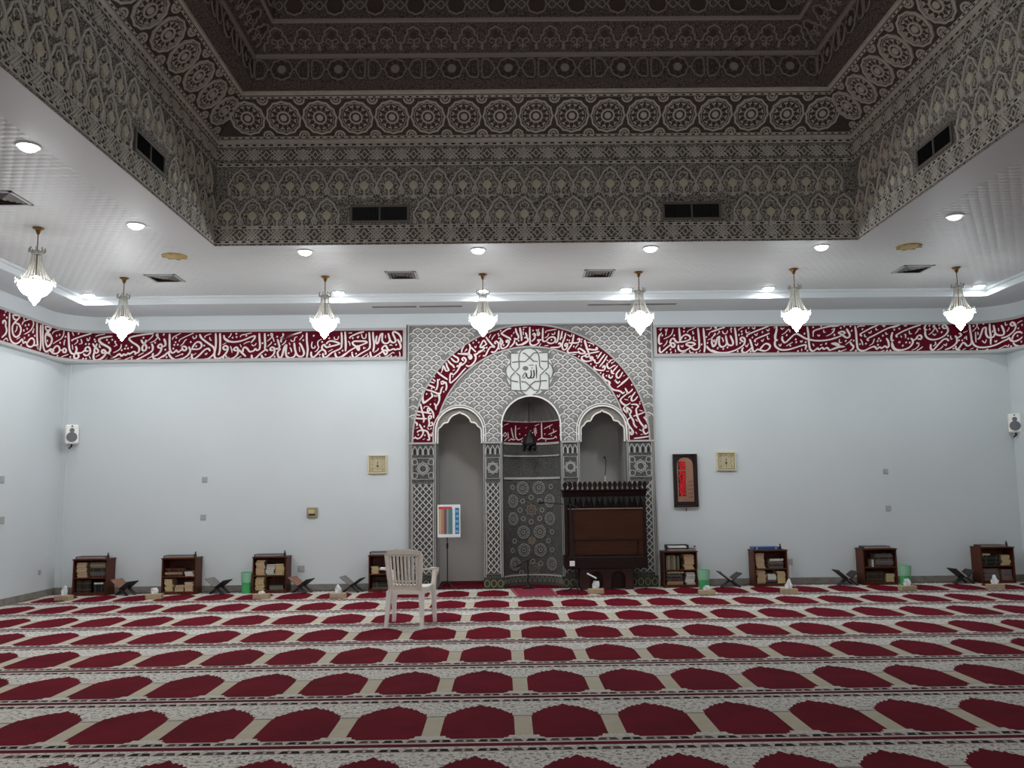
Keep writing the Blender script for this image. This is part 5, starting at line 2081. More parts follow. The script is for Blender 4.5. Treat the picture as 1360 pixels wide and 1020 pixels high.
MB().tube([(.0, -.012, -h / 2), (0, -.012, -h / 2 - .05)], .006, 6).build('cable', 'black_plastic', pb_)

# thermostat, sockets
x, z, w, h = wall_q(408, 674, 422, 687)
th = thing('thermostat', 'small brassy thermostat on the wall left of the mihrab', 'thermostat', (x, D, z))
mat('thermostat_case', (150, 142, 112), .4)
MB().box((0, -.018, 0), (w, .036, h), ch=.008).build('case', 'thermostat_case', th)
MB().box((-.01, -.038, .012), (w * .55, .004, h * .4)).build('screen', 'page_yellow', th)
MB().box((.0, -.038, -.035), (w * .6, .004, h * .16)).build('button_row', 'black_plastic', th)
mat('plate_grey', (168, 170, 168), .5)
for px, py, sz, lab in ((272, 637, .085, 'upper small grey plate on the left part of the wall'), (270, 687, .085, 'lower small grey plate on the left part of the wall'),
                        (1176, 626, .08, 'upper small grey plate on the right part of the wall'), (1179.5, 675, .08, 'lower small grey plate on the right part of the wall'),
                        (400, 755, .10, 'grey wall socket above the rose-brown book stand'), (1049, 746, .09, 'grey wall socket right of the blue folder bookcase')):
    p = onY(px, py, D)
    t = thing('wall_socket', lab, 'socket', (p.x, D, p.z), group='small wall plates')
    MB().box((0, -.006, 0), (sz, .012, sz), ch=.004).build('plate', 'plate_grey', t)
    MB().box((0, -.014, 0), (sz * .5, .004, sz * .5), ch=.001).build('insert', 'vent_white', t)
for py, lab in ((637, 'upper small grey plate at the left edge of the side wall'), (691, 'lower small grey plate at the left edge of the side wall'), (760, 'small socket low on the left side wall')):
    px = 52 if py == 760 else 2.5
    dr = ray(px, py)
    P = EYE + dr * (XL / dr.x)
    t = thing('wall_socket', lab, 'socket', (XL, P.y, P.z), R(90))
    sz = .1 if py != 760 else .07
    MB().box((0, -.006, 0), (sz, .012, sz), ch=.004).build('plate', 'plate_grey', t)
    MB().box((0, -.014, 0), (sz * .5, .004, sz * .5), ch=.001).build('insert', 'vent_white', t)
px_ = onY(1049, 760, D)
dct = thing('cable_duct', 'thin white cable duct below the socket right of the blue folder bookcase', 'cable duct', (px_.x, D, 0))
MB().box((0, -.006, (onY(1049, 750, D).z + .1) / 2), (.022, .012, onY(1049, 750, D).z - .1), ch=.003).build('duct', 'white_plastic', dct)
dct = thing('cable_duct', 'tall white cable duct rising in the left corner', 'cable duct', (XL + .09, D, 0))
MB().box((0, -.006, 1.85), (.03, .012, 3.5), ch=.003).build('duct', 'wall_paint', dct)


# ------------------------------------------------------------------ calligraphy (pen strokes in mm on each panel: start point, then steps)
INK = {
    'L': {
        'M': (
            '-979 4066 8 -113 4 -97 0 -97;-906 3956 16 28 71 36 72 28 72 15;'
            '-785 3822 -48 24 -24 37 23 26 88 1 80 -1 40 -20 -48 -24 -71 -28 -87 -39 -80 -48 -55 -47 -47 -40;-785 3838 32 -25 0 -48 -24 16 -12 41;'
            '-592 4054 5 -73 7 -81 2 -65 -16 -48 -63 -39 -71 -40 -48 -32 -47 -31 -28 16 -12 49;-532 4058 5 -94 12 -81 1 -72 -16 -73;'
            '-573 3739 8 -65 28 -29 48 20 63 40 56 47 -17 33 32 40 32 4 24 -45 24 -29 40 12 32 12 31 -13 32 12 32 -4 20 24 -4 48 -24 49 -20 41;'
            '-370 3752 31 8 32 -16 0 -33 -23 -24 -24 33 -16 32;-80 3887 -4 72 -33 58 -48 33 -39 8 -8 -32 24 -57 20 -49 -12 -32 -40 -4 -32 29 -20 57 -16 65;'
            '-264 3929 -12 -40 -39 -20 -40 8 -28 37 -1 65 4 49 -24 -8 -23 -57 -16 -64 -20 -32 -20 24 4 57 11 48;-1980 3964 95 39 111 36 103 31;'
            '-1591 4057 1 -97 10 -97 9 -81 -14 -129;-1708 3896 33 -48 33 -73 12 -57 -27 -40 -47 -3 -40 28 -25 65 -14 73 -5 56;'
            '-1757 3752 -19 -65 -47 -31 -48 0 -40 33 -9 65 6 80 0 32 -31 -40 -22 -88 -7 -48;'
            '-1278 3867 31 40 48 12 64 -13 72 -33 -79 -27 -72 -16 -63 -11 -33 41 -31 -24 1 -49 40 -24 16 -41 -8 -24;'
            '-1340 3779 -48 -31 -39 -48 -55 -40 -32 25 -1 64;-1037 4059 9 -105 -3 -97 -15 -57 -72 -39 -71 -32 -63 -55 -47 -24 -24 24 -5 49;'
            '-977 4058 5 -105 9 -97 -7 -105;-895 3758 -87 -55 -55 -40 -55 -15 -33 32 -8 49;-2881 3974 49 -41 80 -13 95 11 94 31 79 36 63 15 -7 -44 -54 -64;'
            '-2350 4057 6 -97 10 -97 -10 -65 -40 -15 -24 24 -23 -32 -63 -15 -41 49 -41 24 -27 -32 -2 -48;-2670 3794 41 -41 73 -69;'
            '-2701 3778 -40 9 -8 16 30 32 33 -25 2 -72 -39 -56 -62 -32 -56 1 -32 24;-2263 4056 7 -113 5 -81 -6 -65;'
            '-2209 3765 -32 24 -47 -32 -47 -39 -46 -48 -47 -28 -32 21 -2 48;-2122 3780 -39 0 -9 16 23 32 41 -16 4 -24 -3 -57 -39 -48 -62 -31 -64 -3 -32 36 -1 24;'
            '-2058 3957 21 -65 13 -57 -19 -32 -47 1;-2003 3803 -47 -56 10 -65 32 -32 31 48 22 80 38 72 -6 -72 9 -81 41 -49 79 7;-1997 3907 -1 41 55 32 79 27 64 20;'
            '-3781 4064 4 -105 3 -96 10 -65 29 -41 40 8 30 32 33 -33 39 32 31 8;-3579 3836 31 24 41 -25 -7 -40 -40 1 -25 40;'
            '-3775 3782 -7 -40 34 -57 65 -41 79 7 70 24 62 47 30 64 -26 65;-3419 3810 29 64 46 48 48 0 33 -41 -14 -48 -47 -24 -64 1 -39 0;'
            '-3775 3782 -46 -40 -38 -40 -32 -15;-3129 3775 -21 40 -47 -7 -47 -40 -46 -48 -54 -47 -47 -24 -24 32 -2 57;'
            '-3300 4051 26 -57 65 -57 81 -57 57 -49 18 -65 -23 -48 -54 -48 -47 -23 -39 0;'
            '-3046 4065 7 -114 -1 -105 -17 -104 6 -65 40 -24 56 15 54 40 46 64 6 64 -40 25 -31 -32 24 -33 40 8;-2978 4064 6 -97 3 -113 -5 -89 -22 -56;'
            '-2914 4031 14 -57 48 -41 32 -8;-3869 3977 25 -49 2 -49 -23 -15 -32 -8;-2877 3708 17 -41 47 -8;'
            '-4692 4034 -95 -11 -93 -28 -17 -32 36 -48 65 -33 57 -33 21 -32 -10 -41 -39 -15 -48 8;-4823 3761 -24 17 6 32 24 0 33 -33 -21 -64 -53 -48 -45 -16;'
            '-4728 3760 10 -48 41 -24 47 15 53 40 24 -9 25 -24 30 32 33 -17 38 32 24 -16 39 31 31 8 25 -24 -15 -24;'
            '-4035 4071 -126 -10 -142 -23 -95 -23 -22 -32 49 -49 65 -41 42 -41 9 -49 -22 -40 -39 -7;'
            '-4229 3972 25 -48 49 -41 14 -49 -26 -40 -32 9 -10 40 22 48 30 48 7 33;-4060 3906 21 -57 -9 -56 -62 -48 -70 -39 -54 -31 -62 -24;'
            '-3832 3734 -70 -47 -62 -32 -56 17 -18 49 11 32;-3915 3832 -40 16 6 33 32 15 25 -32 -8 -24 -13 -56 -46 -56 -54 -24;-3865 3985 18 -49 9 -41;'
            '-5874 4071 131 1 -93 -94 -26 -28;-5861 3943 87 0 77 -33 -22 -73 -68 -58 -56 -17;-5460 3776 -53 -23 -27 -35 -62 -25 -75 4 -75 26 -84 -29;'
            '-5677 3704 45 70 54 47 52 -15 12 -45;-5455 3769 20 31 34 -15 -2 -40 -37 -5 -15 29;-5375 4065 9 -94 9 -94 12 -77 33 -60 46 -11;'
            '-5250 3858 17 -46 -12 -57 -20 -41 1 -40 38 -12 27 26 -9 47 -37 20 65 -2 42 20 27 34;'
            '-5053 3794 -43 -3 -8 24 13 33 35 10 23 -39 2 -48 -27 -41 -42 -11 -26 30;-4997 3917 35 -55 46 -40 9 -40 -36 -16 -24 31 13 57 26 65;'
            '-4969 3773 -8 -72 24 -48 52 1 67 40 46 48 -2 40 -25 32 -32 -7 10 -41 48 0;-4698 4031 -95 -11 -93 -20 -14 -32 49 -49 72 -41 58 -41 2 -48 -47 -24;'
            '-4733 3741 25 -40 40 -9;-5313 3931 14 25 87 46 91 40 99 35;-6872 4078 5 -117 4 -109 16 -92 49 -70 99 -23 96 33 80 62 34 -51 56 26 46 -17;'
            '-6794 4063 181 20 -64 -69 -90 -81 -21 -75 36 -73 72 -19 80 46 34 87 -63 61 -85 -1;-6794 4063 32 -49 71 -2;'
            '-6394 3719 60 67 71 37 63 -30 -9 -59 -71 -45 -89 1 -33 28;-6207 3718 89 23 36 -53 -22 72 -27 112 -11 114 -9 90;'
            '-6041 4064 3 -109 19 -114 2 -100 -16 -70;-5988 4083 11 -116 12 -116 27 -114 77 -55 93 40;'
            '-5915 4063 177 16 -76 -57 -73 -73 -9 -78 40 -78 50 -17 76 55 24 82 -70 56 -81 -6;-5915 4063 37 -44 64 3;'
            '-7016 3893 -10 29 38 23 36 -24 -2 -47 32 -49 -21 -59 -50 -40 -37 -30;-5769 3731 63 19 77 -23;'),
        'S': (
            '-673 3820 -8 -32 39 20;-715 4031 16 -65 48 -8 12 72;-770 3959 15 40;-929 3912 24 -24 8 -49;-346 3647 63 24 64 48 32 -9;-187 3646 32 23;'
            '-522 3722 64 39 16 33;-704 3651 40 24 55 32;-108 3733 8 -40 1 -40;-267 3832 16 16 31 -16;-332 4003 0 -49;-926 4042 59 7;'
            '-1501 3910 -11 -64 20 -41 32 8 7 32;-1351 3949 -55 -32 -7 -56 16 -41 -31 -56 -31 -16;-1152 3987 8 -40 48 -1 16 49;-1844 3946 16 -24 40 8 7 48 40 16;'
            '-1709 3937 47 56 8 32;-1245 3746 72 40;-1858 3825 25 -40 4 -41;-1707 3832 9 -81;-2806 3852 17 -41 13 -64;-2652 3882 21 -48;'
            '-2651 3996 15 32 71 15 95 23;-2593 3882 32 24 63 19;-2465 3880 16 -24 32 8 23 32;-2220 3926 55 48 30 48 -16 33 -16 -24 33 -41 25 -73;'
            '-2218 3837 54 48 16 32;-2014 3972 47 40 -9 41;-1988 3859 47 40 23 40;-1870 3898 17 -41;-1852 3817 25 -65;-2722 3642 47 23 47 24;'
            '-2842 3990 31 32 15 40;-3734 3967 15 40 54 32 63 32;-3622 3933 7 33 70 39 86 40 63 27;-3219 3994 15 32 87 31;-3603 3861 46 48 22 40 31 24;'
            '-3677 3692 47 16 62 31;-3494 3650 55 32;-3401 3713 55 32;-3140 4001 10 -41 24 -8;-3203 3743 12 -24 19 32;-3410 4020 17 -41 39 24 -1 33;'
            '-2930 3877 55 32;-4133 3947 69 64 22 40;-4085 3922 70 32 46 56 -2 57 -23 -24 41 -41 21 -41;-4665 3768 70 31 46 48 5 56;-4267 3715 54 32 31 15;'
            '-4478 3653 62 24 70 31;-4644 3655 102 23;-4123 3665 70 32 16 16;-4661 3864 23 16 24 8 -34 41;-5697 3988 44 46 129 47;'
            '-5663 3838 80 53 86 53 41 69 5 72;-5480 3656 59 31 64 28;-5438 3850 1 56 15 34;-5312 4074 25 -53;-5273 3880 49 53 -8 31;-5303 3876 11 -78;'
            '-5200 3895 42 20 -17 63;-5090 4000 23 -46 26 66;-4962 4031 59 25 92 12;-5043 3714 24 -47;-4941 3702 66 40;-4897 3903 25 -56;'
            '-6544 3968 25 45 69 38 115 39;-6473 3843 84 40 98 67 51 93 -34 43;-6663 3737 80 46;-6986 3658 63 49 44 -31;-6668 3928 -9 -58 -38 -39;'
            '-6513 4096 21 -61;-6257 3907 39 65;'),
        'D': '-854 3960 76 15 -22 -266 -64 17 704 121 -79 -185 -656 -8 286 12 187 -2 -920 241 277 -177 -314 -29 1 -48 147 313 -414 -28 423 -77 208 -99 -465 247 -486 22 -751 24 5 -53 648 -3 -29 -121 -682 113 531 -280 147 -34 -460 344 261 -124 420 -166 -331 294 -1233 -96 -242 -1 -18 -44 55 3 294 -27 -489 -51 24 -121 143 313 105 -268 344 134 311 -197 -960 389 159 -235 -482 182 -269 -126 -17 -48 47 4 59 19 -266 92 109 -139 434 36 -645 88 -28 -257 765 249 131 127 -493 -381 -322 309 -199 -111 -241 -201 43 3 -13 235 49 3 80 76 13 -32 -631 26 60 25 17 -122 92 108 -370 -324 238 6 228 7 109 386 440 -87 5 -298 -1687 299 86 25 -38 -65 -84 -40 137 -48 -186 -178 -460 350 63 -26 1109 -137 -362 12 -51 49 456 -250 -1187 405 507 -285',
    },
    'R': {
        'M': (
            '138 3825 -40 -12 -14 49 10 81 42 48;'
            '96 3764 -6 -64 27 -25 50 40 58 48 57 48 -15 24 18 49 40 16 31 -49 39 -17 25 8 88 7 74 32 9 40 -39 33 -48 1 -50 -40 -26 -57;'
            '274 3811 33 16 31 -25 -9 -40 -32 0 -23 41;416 4070 5 -82 5 -73 -2 -73;675 3803 -47 24 -72 1 -34 -28 48 -25 31 -8 -49 -40 -65 -32 -56 1 -35 33 2 64;'
            '675 3799 -74 -32 39 -49 48 -1 41 32 4 89 -4 114 -8 114;809 4061 5 -102 7 -105 1 -98 -16 -89;850 3772 38 -57 71 -41 87 -13;'
            '943 3885 -7 -65 26 -57 34 32 19 73 26 48;1446 3831 -31 24 -15 25 17 24 40 -9 14 -40 -19 -65 -58 -48 -74 -40 -90 -31 -105 -15 -104 9 -94 42;'
            '1316 4068 11 -98 8 -106 0 -89;1238 3939 18 -49 21 -58 -10 -48 -40 -8 -39 25 -14 65 -9 73;'
            '1181 3825 -27 -48 -49 -24 -39 17 -14 49 2 57 10 48 -33 -24 -27 -65 -26 -64 -25 -8 -14 33;1548 3878 18 -65 20 -81 6 -49 31 -8 42 32 32 -9;'
            '1697 3698 42 48 51 48 48 0 34 -33 -22 -48 -58 -32 -64 9 -39 16;1578 3740 -42 -40 -58 -40 -48 1 -14 40 26 40;1506 3911 9 33 66 31 98 40 107 40 82 31;'
            '1639 3828 -7 25 25 24 82 36 82 31 53 24;939 3999 73 27 74 28 73 20;1996 4077 -16 -98 -16 -73 6 -49 32 0;1962 3857 -12 -73 22 -48 47 -25;'
            '1988 4089 0 -81 -28 -73 1 -65 31 -25;1960 3854 -11 -73 37 -57 71 -30 96 3 98 24 98 31 82 19 23 -20 -19 -57;'
            '2080 3917 -7 -56 38 -50 50 32 51 49 58 48 49 11 55 -29 62 -41 80 -25 111 -18 129 3 114 19 82 23 50 24;'
            '2487 4068 10 -98 3 -98 3 -97 12 -74 39 -32 49 23 34 24 22 -24 50 32 31 -25 50 24 38 -41 65 23 99 40;2993 3761 -62 33 -73 -7;'
            '2578 3961 18 40 107 36 114 27 98 15 97 7;2877 3868 66 16 66 23 41 24 42 32 -47 21 -57 -20 39 -24 46 -34 39 -24 41 7 14 41 -25 57 -21 41;'
            '2873 3787 55 -17 63 -25 80 -9 -81 -7 -74 -24 -49 -16;'
            '3260 4067 11 -89 2 -98 2 -98 11 -81 47 -33 64 3 75 36 66 24 31 -9 22 -32 43 32 39 -17 50 32 39 -25 26 32 -4 65 -28 57;3863 3963 -25 -73 4 -65 32 8;'
            '3844 3800 -1 -73 37 -49 80 -17;3363 3903 -23 25 18 24 75 40 92 48 107 40;3471 3829 -23 16 18 25 99 47 109 56 108 52 107 32 99 27;'
            '3172 3808 14 -41 30 -25 -19 -48 -41 -24;4150 3862 30 -33 -4 -48 -44 -57 -75 -39 -90 -16 -71 17 -37 41 -13 57;'
            '4196 3829 42 24 27 41 41 15 22 -32 -18 -33 -48 9;4415 4080 -27 -41 5 -41 32 0;'
            '4392 3982 -1 -73 33 -50 71 -25 81 7 83 32 68 48 36 57 -12 57 -37 41 -34 -16 14 -41 48 0;'
            '4759 3807 -22 33 -48 0 -52 -40 -51 -48 -53 -57 -42 -32 -30 33 8 65;4870 3895 29 -49 -13 -65 -52 -48 -67 -40 -75 -24;4866 3732 5 -48 38 -25 25 8;'
            '3933 3881 -14 25 25 24 92 48 108 43 91 32 91 24;3863 4037 57 19 67 24;5118 4077 5 -99 8 -98 1 -89 -27 -49 -50 -15 -37 41 -32 8 -44 -56 -44 -48 -24 0;'
            '5142 3815 18 -66 58 -42 93 -14 99 8 93 22 90 37 86 27 26 20 28 -52 77 -21 104 22 51 22;5750 3760 23 60 60 45 83 0 56 -34;'
            '5764 3718 40 -46 75 -28 67 -4;5429 4072 -7 -97 7 -98 -10 -144;5598 4024 25 -68 10 -66 -32 -27 -58 8 -41 30 -10 66 -9 74;'
            '5495 3902 -25 -46 -36 -12 -48 13 -24 59 5 73 -6 25 -36 -13 -35 -87 -34 -71 -29 -7;'
            '5827 4000 -47 -15 -33 30 29 27 43 -24 24 -52 -34 -57 -66 -44 -76 -36 -85 -11;4887 3859 50 15 35 33 -23 24 -16 -8;'),
        'S': (
            '889 3942 18 41 58 36 97 27;546 3995 25 32 65 28 58 28;165 3893 73 32 58 48 27 81;153 3772 49 48 18 48;90 4049 32 7 17 17 -26 -49;'
            '194 4056 15 -41 18 48;209 4015 -10 -65;635 4018 6 -49 17 16;648 3929 -2 -57 39 -9;853 4040 73 8 9 32;434 3785 27 -25 13 33;429 3655 89 24;'
            '575 3711 7 -41 56 -1;726 3676 26 33;343 3721 7 -48;870 3869 74 32 43 73;1374 4018 17 25 74 31;1116 4013 15 -41 48 0 18 48;1025 3957 42 40 -15 17;'
            '935 3909 58 40 1 33;1096 3908 22 -33 3 -41;1836 3924 6 -53 28 8;1737 3860 14 -25 26 41;1629 3796 31 -25 18 41;1476 3782 22 -33 27 56;'
            '1495 4033 6 -57 57 24;1629 3959 31 -25 18 40;1825 4030 31 -25 18 41;1593 4065 39 -25 10 41;1246 4044 14 -57;2069 3942 58 32 59 56 22 -49;'
            '2132 3754 50 32 58 32;2560 3790 22 -41;2750 4016 2 -41 28 0;2784 3910 74 31 51 41 11 48 -41 -15;2059 4056 23 -25 33 24;2013 3788 23 -33 18 41;'
            '2362 3841 19 -24 17 28;2649 3936 18 -25 18 24;2680 3773 16 -9 17 16;2379 3711 -2 -40;2578 3961 -4 -57;3089 3768 59 40 51 48;2889 4063 65 8 57 11;'
            '2883 3966 35 40 10 32;3336 3855 22 -41 12 -57;3474 3748 59 40 29 72;2970 3656 65 15 66 24;3307 4042 9 25 106 3;2998 3859 -4 -57 41 7;'
            '3472 3967 31 -16 19 40;3705 4079 31 -25 10 33;3754 3964 2 -32 28 3;3405 3935 6 -40 24 -1;3597 4039 2 -32 29 -1;3918 3881 11 41 34 24;3645 3648 66 24;'
            '4444 3916 59 40 45 65 -4 49 -18 -24 38 -25 36 -66;4153 3667 66 24 51 48 4 49;4232 3658 59 32 43 32;4563 3663 67 31 35 41;4503 3728 43 32 -5 41;'
            '4134 3985 4 -49 33 -1;4227 3935 44 48 18 33 32 -9;4049 3920 24 0 -8 -57;4798 3896 4 -57 24 8;4675 3759 38 -25 11 41;4510 3932 30 -25 26 24;'
            '4051 4075 31 -16 18 24;3991 3905 14 -33;5205 3951 -2 -89 -2 -81;5160 3961 57 55 26 48 -28 26;5297 3808 40 -44 25 55;5480 3791 19 -27 16 30;'
            '5877 3999 24 19 99 12;5016 3955 7 -8 51 24;5534 3655 60 17 46 17 37 -21 15 37;5662 4062 4 -49 32 11;5673 3908 35 34 11 30;5099 3669 57 24;'
            '4978 3663 50 23;5336 3651 43 13;5463 3962 1 -40;5248 4031 11 -42;5551 3983 3 -49;5235 3950 12 -33 -16 -16;5051 3890 3 -66;'),
        'D': '494 4012 -227 -290 7 -49 61 275 165 121 14 -167 -371 48 62 -276 647 244 122 -58 -203 -63 -89 -128 186 152 157 -91 -26 341 426 -69 2 -45 167 -55 -215 43 -406 -101 59 -106 153 6 -69 -23 231 -43 208 -3 -162 140 -134 237 700 9 -419 -4 452 -395 -974 401 741 -77 532 -124 5 -45 21 -146 -168 262 48 -171 239 192 13 -138 21 -138 -471 -11 -36 398 620 -7 130 15 280 -109 -75 -31 61 -269 -202 124 252 253 68 -212 537 31 -22 -41 48 8 95 -164 52 0 -581 169 -23 163 -282 -71 166 145 100 -1 425 -310 -289 16 97 7 537 18 -705 -130 126 348 324 -109 370 -114 -104 5 657 270 0 -49 132 -124 -100 59 -644 -213 453 264 -491 13 -82 -15 934 -320 -698 105 337 274 -217 -283 -140 75 820 -37 52 -1 909 108 -164 -257 136 144 -525 265 -126 -411 -186 191 157 193 749 -344 53 257',
    },
    'A': {
        'M': (
            '-1715 3088 -9 -70 5 -71 17 -45 53 35 53 44 35 35 -26 53;-1789 2850 26 44 17 -44 18 -71 18 -71 13 -62 -13 -52;'
            '-1464 3068 13 -62 -4 -62 -27 -62 -26 -35 0 -53;-1534 2900 26 -53;-1842 2780 96 -18 88 -10 79 -19;-1851 2727 97 -18;-1860 2670 106 -14 105 -1;'
            '-1596 2813 44 -71 8 -80;-1649 2796 26 35 18 -36 -26 -26 -18 27;-1631 2663 17 35 35 -9 -17 -35 -27 0 9 -70 -18 -62;'
            '-1596 2584 26 8 9 -35 -35 -17 -27 18;-1772 2568 35 -62 27 -62 -27 -69 -52 -35 -53 18;-1807 2437 26 26 71 8 61 -19 26 -61 9 -70 -35 0;'
            '-1842 2604 35 -27 -9 -35;-1488 3403 53 -46 62 -45 53 -36;-1232 3355 -26 18 -18 -8 -9 -81 9 -62 71 53 71 70 53 62 53 53;'
            '-1232 3346 45 44 35 45 36 62 36 17 44 44 9 36 -35 36 -27 -26 27 -27;-1169 3506 35 -27 9 54 27 8 -18 -53;'
            '-1027 3505 44 -19 53 26 45 54 18 62 -18 36 36 18 36 44 42 18;-1319 3588 44 -54 44 -36 18 -36;-1266 3624 53 -55 53 -9 9 53 -53 37 -35 27;'
            '-1346 3553 18 -72 26 -54 -44 -8 -27 54 -17 27 -18 -80;-1159 3694 88 -10 80 -10 53 -36 -18 -36 -26 36 0 63 27 72;-1638 3200 62 -28 53 -27;'
            '-1603 3244 71 -19;-1559 3288 45 -37;-1665 3120 71 -19 70 -27 62 -27 26 17 18 71 27 26;-1479 3287 0 -80 -18 -80 -27 -18;'
            '-1435 3233 35 17 27 -27 -36 -17 -17 18;-1373 3232 26 -9 9 -71 -18 -53;-1704 3094 -13 -80 8 -80 27 -9 70 44 44 43 -8 45;-1471 3038 18 -62 -9 -62;'
            '-1097 3711 9 54 27 27;-937 3782 70 -64;-1022 3497 48 -8 56 39 40 56 8 65 -23 24 40 16 48 24 48 31 24 41 -64 8 17 49 40 64 40 -57;'
            '-805 3785 56 24 65 40;-707 3963 39 -58 40 -49 39 -41 24 -24 -56 9 -40 -40 -25 -49 -32 -56 -40 1;'
            '-541 3847 -23 17 24 24 32 -25 7 -16 -8 -65 -49 -64 -40 -8 -24 9;-484 3944 32 -41 16 -41 -25 -32 -15 41 16 56;'
            '-469 3822 16 -49 40 0 48 32 24 40 9 40 -32 17 -16 -24 32 -9;-298 4096 -64 -15 -81 -56 -8 -17 64 -41 63 -33 16 -33;'
            '-226 4095 16 -73 31 -65 -25 -41 -48 17;-244 3909 -9 -49 -40 -48 -32 -24;-161 4103 15 -82 15 -81 -1 -49;-220 3868 15 -41 56 0 56 32 49 31;'
            '-980 3852 24 -49 -17 -80 -8 -65 31 -49 16 24 -23 41 -56 17 -120 1;-940 3795 63 -73;-154 4107 15 -97 6 -122;-166 3823 56 8 65 40 16 48 -39 25 -24 -8;'
            '-67 4025 15 -41 8 -40;2 4114 -1 -114 2 -98 3 -64 36 -25 64 15 41 40 -24 33;44 3983 25 24 23 -32 -32 -8;92 3958 -25 -48 -40 -32;115 3901 40 0 32 -1;'
            '102 4072 31 -33 24 -33 -17 -32 -15 25 9 48 16 33;214 4095 -5 -97 -2 -98 20 -24 32 7;259 3875 41 49 48 23 48 -8 15 -41 -24 -40 -57 -16 -55 25;'
            '470 4052 -9 -90 -18 -81 -33 -32;526 4043 -17 -81 -22 -65;458 3825 16 24 24 -25 -25 -40 -64 -8 -80 1;'
            '582 4010 -26 -89 -34 -81 -1 -73 31 -33 41 32 9 57 -24 16 -16 -32 31 -16;710 3984 -18 -89 -18 -65 -41 -64 -33 -48 31 -33 80 7 64 -1;'
            '768 3732 25 24 47 -25 47 -49 -80 -7 -31 41;764 3894 24 24 16 -24 -25 -41 -56 -7 -104 1;884 3893 22 -98 14 -65;919 3658 -49 -24 -40 -16 7 -48 79 -34;'
            '879 3887 16 -72 25 -72 25 -72 -1 -45 -44 -9 -8 36 45 18 98 17 80 17;1054 3750 18 18 8 -27 -18 -9 -62 1 -106 19;'
            '1040 3517 -8 45 -44 10 -26 36 27 8 17 -27 -37 -35 -71 -8 -62 18 -7 45;1048 3517 45 0 46 62 64 80;1150 3695 -36 -53 -37 -53;1238 3632 -56 -89 -73 -89;'
            '1171 3435 -9 18 18 18 18 -18 -19 -54 -71 1 -71 19 -17 45;1235 3515 -2 -54 35 -36 54 35 45 18;1346 3344 -44 9 45 53 55 62;1294 3407 8 -54;'
            '1436 3405 -55 -62 -1 -53 35 -18 36 44 28 53;1265 3327 -9 -36 35 -18 27 35;1177 3346 -18 -36 33 -63 70 -36 8 -36;1573 3279 -62 -53 -63 -44;'
            '1298 3559 -45 -44;1254 3216 10 -72 58 -60 105 -25 46 -36 25 24;1563 3260 -85 -71 -96 -70;1361 3226 34 -36 36 24;1511 3106 33 -72 -12 -23 72 46 25 36;'
            '1532 3011 -48 -35 -49 -47 -1 -35 46 -48 47 -13 60 35;1674 3045 -61 -82 -2 -60 48 12 49 58;1554 2951 48 35;'
            '1527 2833 -49 -46 11 -36 46 -47 10 -48 -9 95 -10 47 69 -60 -25 -58 22 -36 -48 -35 -13 -47 33 -70 34 -48 22 -47 -24 -35 -23 36 47 11;'
            '1598 2844 82 -1 34 -35 -36 -35 9 -95 33 -94 56 -83 46 -36 1 47 -37 -47 -1 -58 34 -36 60 46;1818 2724 -84 -35 -106 -34;1592 2644 34 -59 10 -59 33 -47;'
            '1629 2303 118 11 141 21;1792 2642 45 -48 33 -94;'),
        'S': (
            '-1886 2385 27 -44 26 35;-1833 2498 44 18;-1702 2814 18 35 62 -1;-1649 2514 35 -36;-1719 2322 35 17;-1605 2417 26 -44 9 61;-1426 3384 18 36;'
            '-1452 3456 26 17;-1240 3418 35 17;-1241 3311 9 26;-1541 3341 18 -27;-1390 3527 18 26;-823 3637 27 26;-612 3913 25 48 40 40;-652 3946 25 56;'
            '-717 3776 32 24;-1045 3723 32 49;-1101 3716 17 64 40 40;-267 4006 25 33;-892 3811 23 -25 9 32;-106 4045 7 -49;-741 3720 24 16;'
            '253 4013 17 33 80 15 81 11;236 3932 48 24 25 49;357 4004 8 -16 32 8 9 32;-114 4107 72 7;-107 4042 7 -57;729 3757 25 40 32 32;605 3985 56 -33 17 41;'
            '234 3803 64 7;671 3660 72 0;145 3796 33 48;923 3860 97 -37 0 -27;1271 3559 72 9;1227 3569 26 -27;1378 3567 -54 -53;1214 3381 44 0;1486 3298 27 17;'
            '1342 3219 28 35;1728 2878 49 35;1724 2749 59 -13;1661 2608 35 -36;1656 2408 22 -35;1736 2361 36 5;1378 3001 23 -36 25 47;1494 2928 59 -12;'
            '1715 2443 47 -24;'),
        'D': '-1521 3011 26 4 -26 -66 -356 -489 88 -59 96 131 9 -141 88 492 -263 -358 271 -29 60 525 26 -5 -17 -66 536 603 -470 -276 284 211 -407 -351 -80 -88 273 32 366 674 157 152 40 -36 -88 -4 401 142 12 -28 -5 -45 -482 -383 289 231 402 190 -202 -208 72 56 241 70 -286 165 519 -1 551 -160 31 -9 191 -83 -121 -15 -358 110 435 -272 -881 447 935 -173 -9 -40 -311 76 457 -437 337 14 -353 283 112 -164 147 -323 161 -100 45 -1 -598 598 232 -335 68 -117 495 -197 56 -679 -61 318 213 -144 -88 202 -344 335',
    },
    'N': {
        'M': (
            '196 2603 -2 -94 2 -93 4 -63 69 -18 78 -3 91 3 71 27 34 -33;200 2353 -42 -14 -41 -22;-258 2558 -7 -109 8 -77 36 -46 52 8 42 24;'
            '-267 2340 -39 -16 -52 14 -23 -16 -51 -17;-629 2391 85 39 55 -28 -57 -34 -83 16;-572 2299 113 50;-443 2435 12 -92;-355 2516 20 -84 30 -85;'
            '237 2500 74 28 108 32;328 2403 100 25 120 24;89 2528 14 -102;73 2552 81 29;65 2513 21 -125;'),
        'S': (
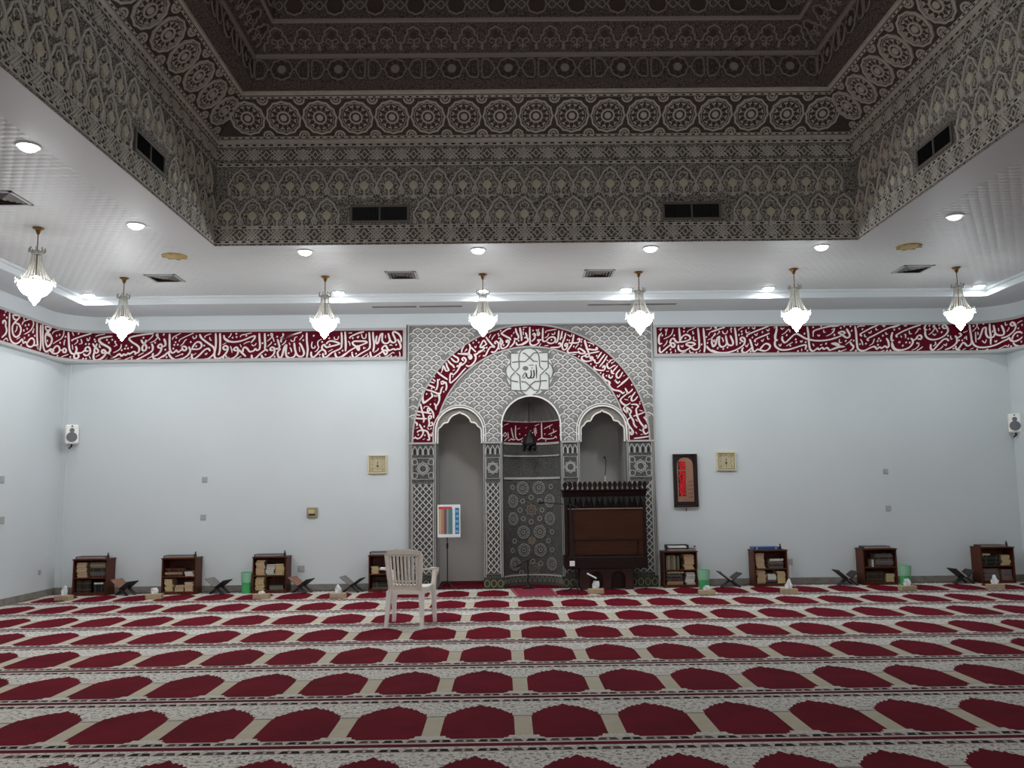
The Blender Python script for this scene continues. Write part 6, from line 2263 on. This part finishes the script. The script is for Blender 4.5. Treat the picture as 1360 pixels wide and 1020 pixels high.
            '-227 2497 52 24;-590 2544 164 38;442 2489 11 -62;351 2533 10 -39;-85 2514 32 24;-22 2452 39 30;-55 2350 62 -8 47 15;'),
        'D': '-185 2420 107 -19 -67 -98 536 81 -122 -80 -16 110 -213 29',
    },
}


def decode(txt):
    out = []
    for st in txt.split(';'):
        v = [int(q) for q in st.split()]
        if not v:
            continue
        pts, x, y = [], 0, 0
        for i in range(0, len(v), 2):
            x += v[i]
            y += v[i + 1]
            pts.append((x / 1000, y / 1000))
        out.append(pts)
    return out


def pen(pts, w):
    """reed-pen widths: broad across the nib, fine along it"""
    n = len(pts)
    ws = []
    for i in range(n):
        a, b = pts[max(i - 1, 0)], pts[min(i + 1, n - 1)]
        th = math.atan2(b[1] - a[1], b[0] - a[0])
        k = .74 + .42 * abs(math.sin(th - R(30)))
        e = min(i, n - 1 - i)
        ws.append(w * k * (.62 if e == 0 else .88 if e == 1 else 1))
    return ws


def write(key, fn, t0, t1, wm, wsm, wd):
    b = MB()
    k = 0
    for cls, w in (('M', wm), ('S', wsm)):
        for pts in decode(INK[key][cls]):
            q = smooth(pts, 3) if len(pts) > 2 else [pts[0], ((pts[0][0] + pts[1][0]) / 2, (pts[0][1] + pts[1][1]) / 2), pts[1]]
            k += 1
            b.ribbon(q, pen(q, w), t0, t1 + .0003 * (k % 9), fn=fn)
    for x, y in (decode(INK[key]['D'] + ';') or [[]])[0]:
        b.ribbon([(x - wd * .3, y - wd * .5), (x + wd * .3, y + wd * .5)], wd * .9, t0, t1 + .0028, fn=fn)
    return b


def casing(side):
    def f(x, y, t):
        (px, py), (nx, ny) = path_at(side, side * x, .05)
        return (px + nx * t, py + ny * t, y)
    return f


for sd, k in ((-1, 'L'), (1, 'R')):
    write(k, casing(sd), .016, .024, .0265, .0155, .023).build('lettering', 'cream_letters', PANEL[sd])
write('A', lambda x, y, t: (x, -t, y), .014, .021, .0245, .0145, .021).build('lettering', 'cream_letters', arch_band)
write('N', cyl, .008, .013, .018, .012, .017).build('lettering', 'cream_letters', niche_red)
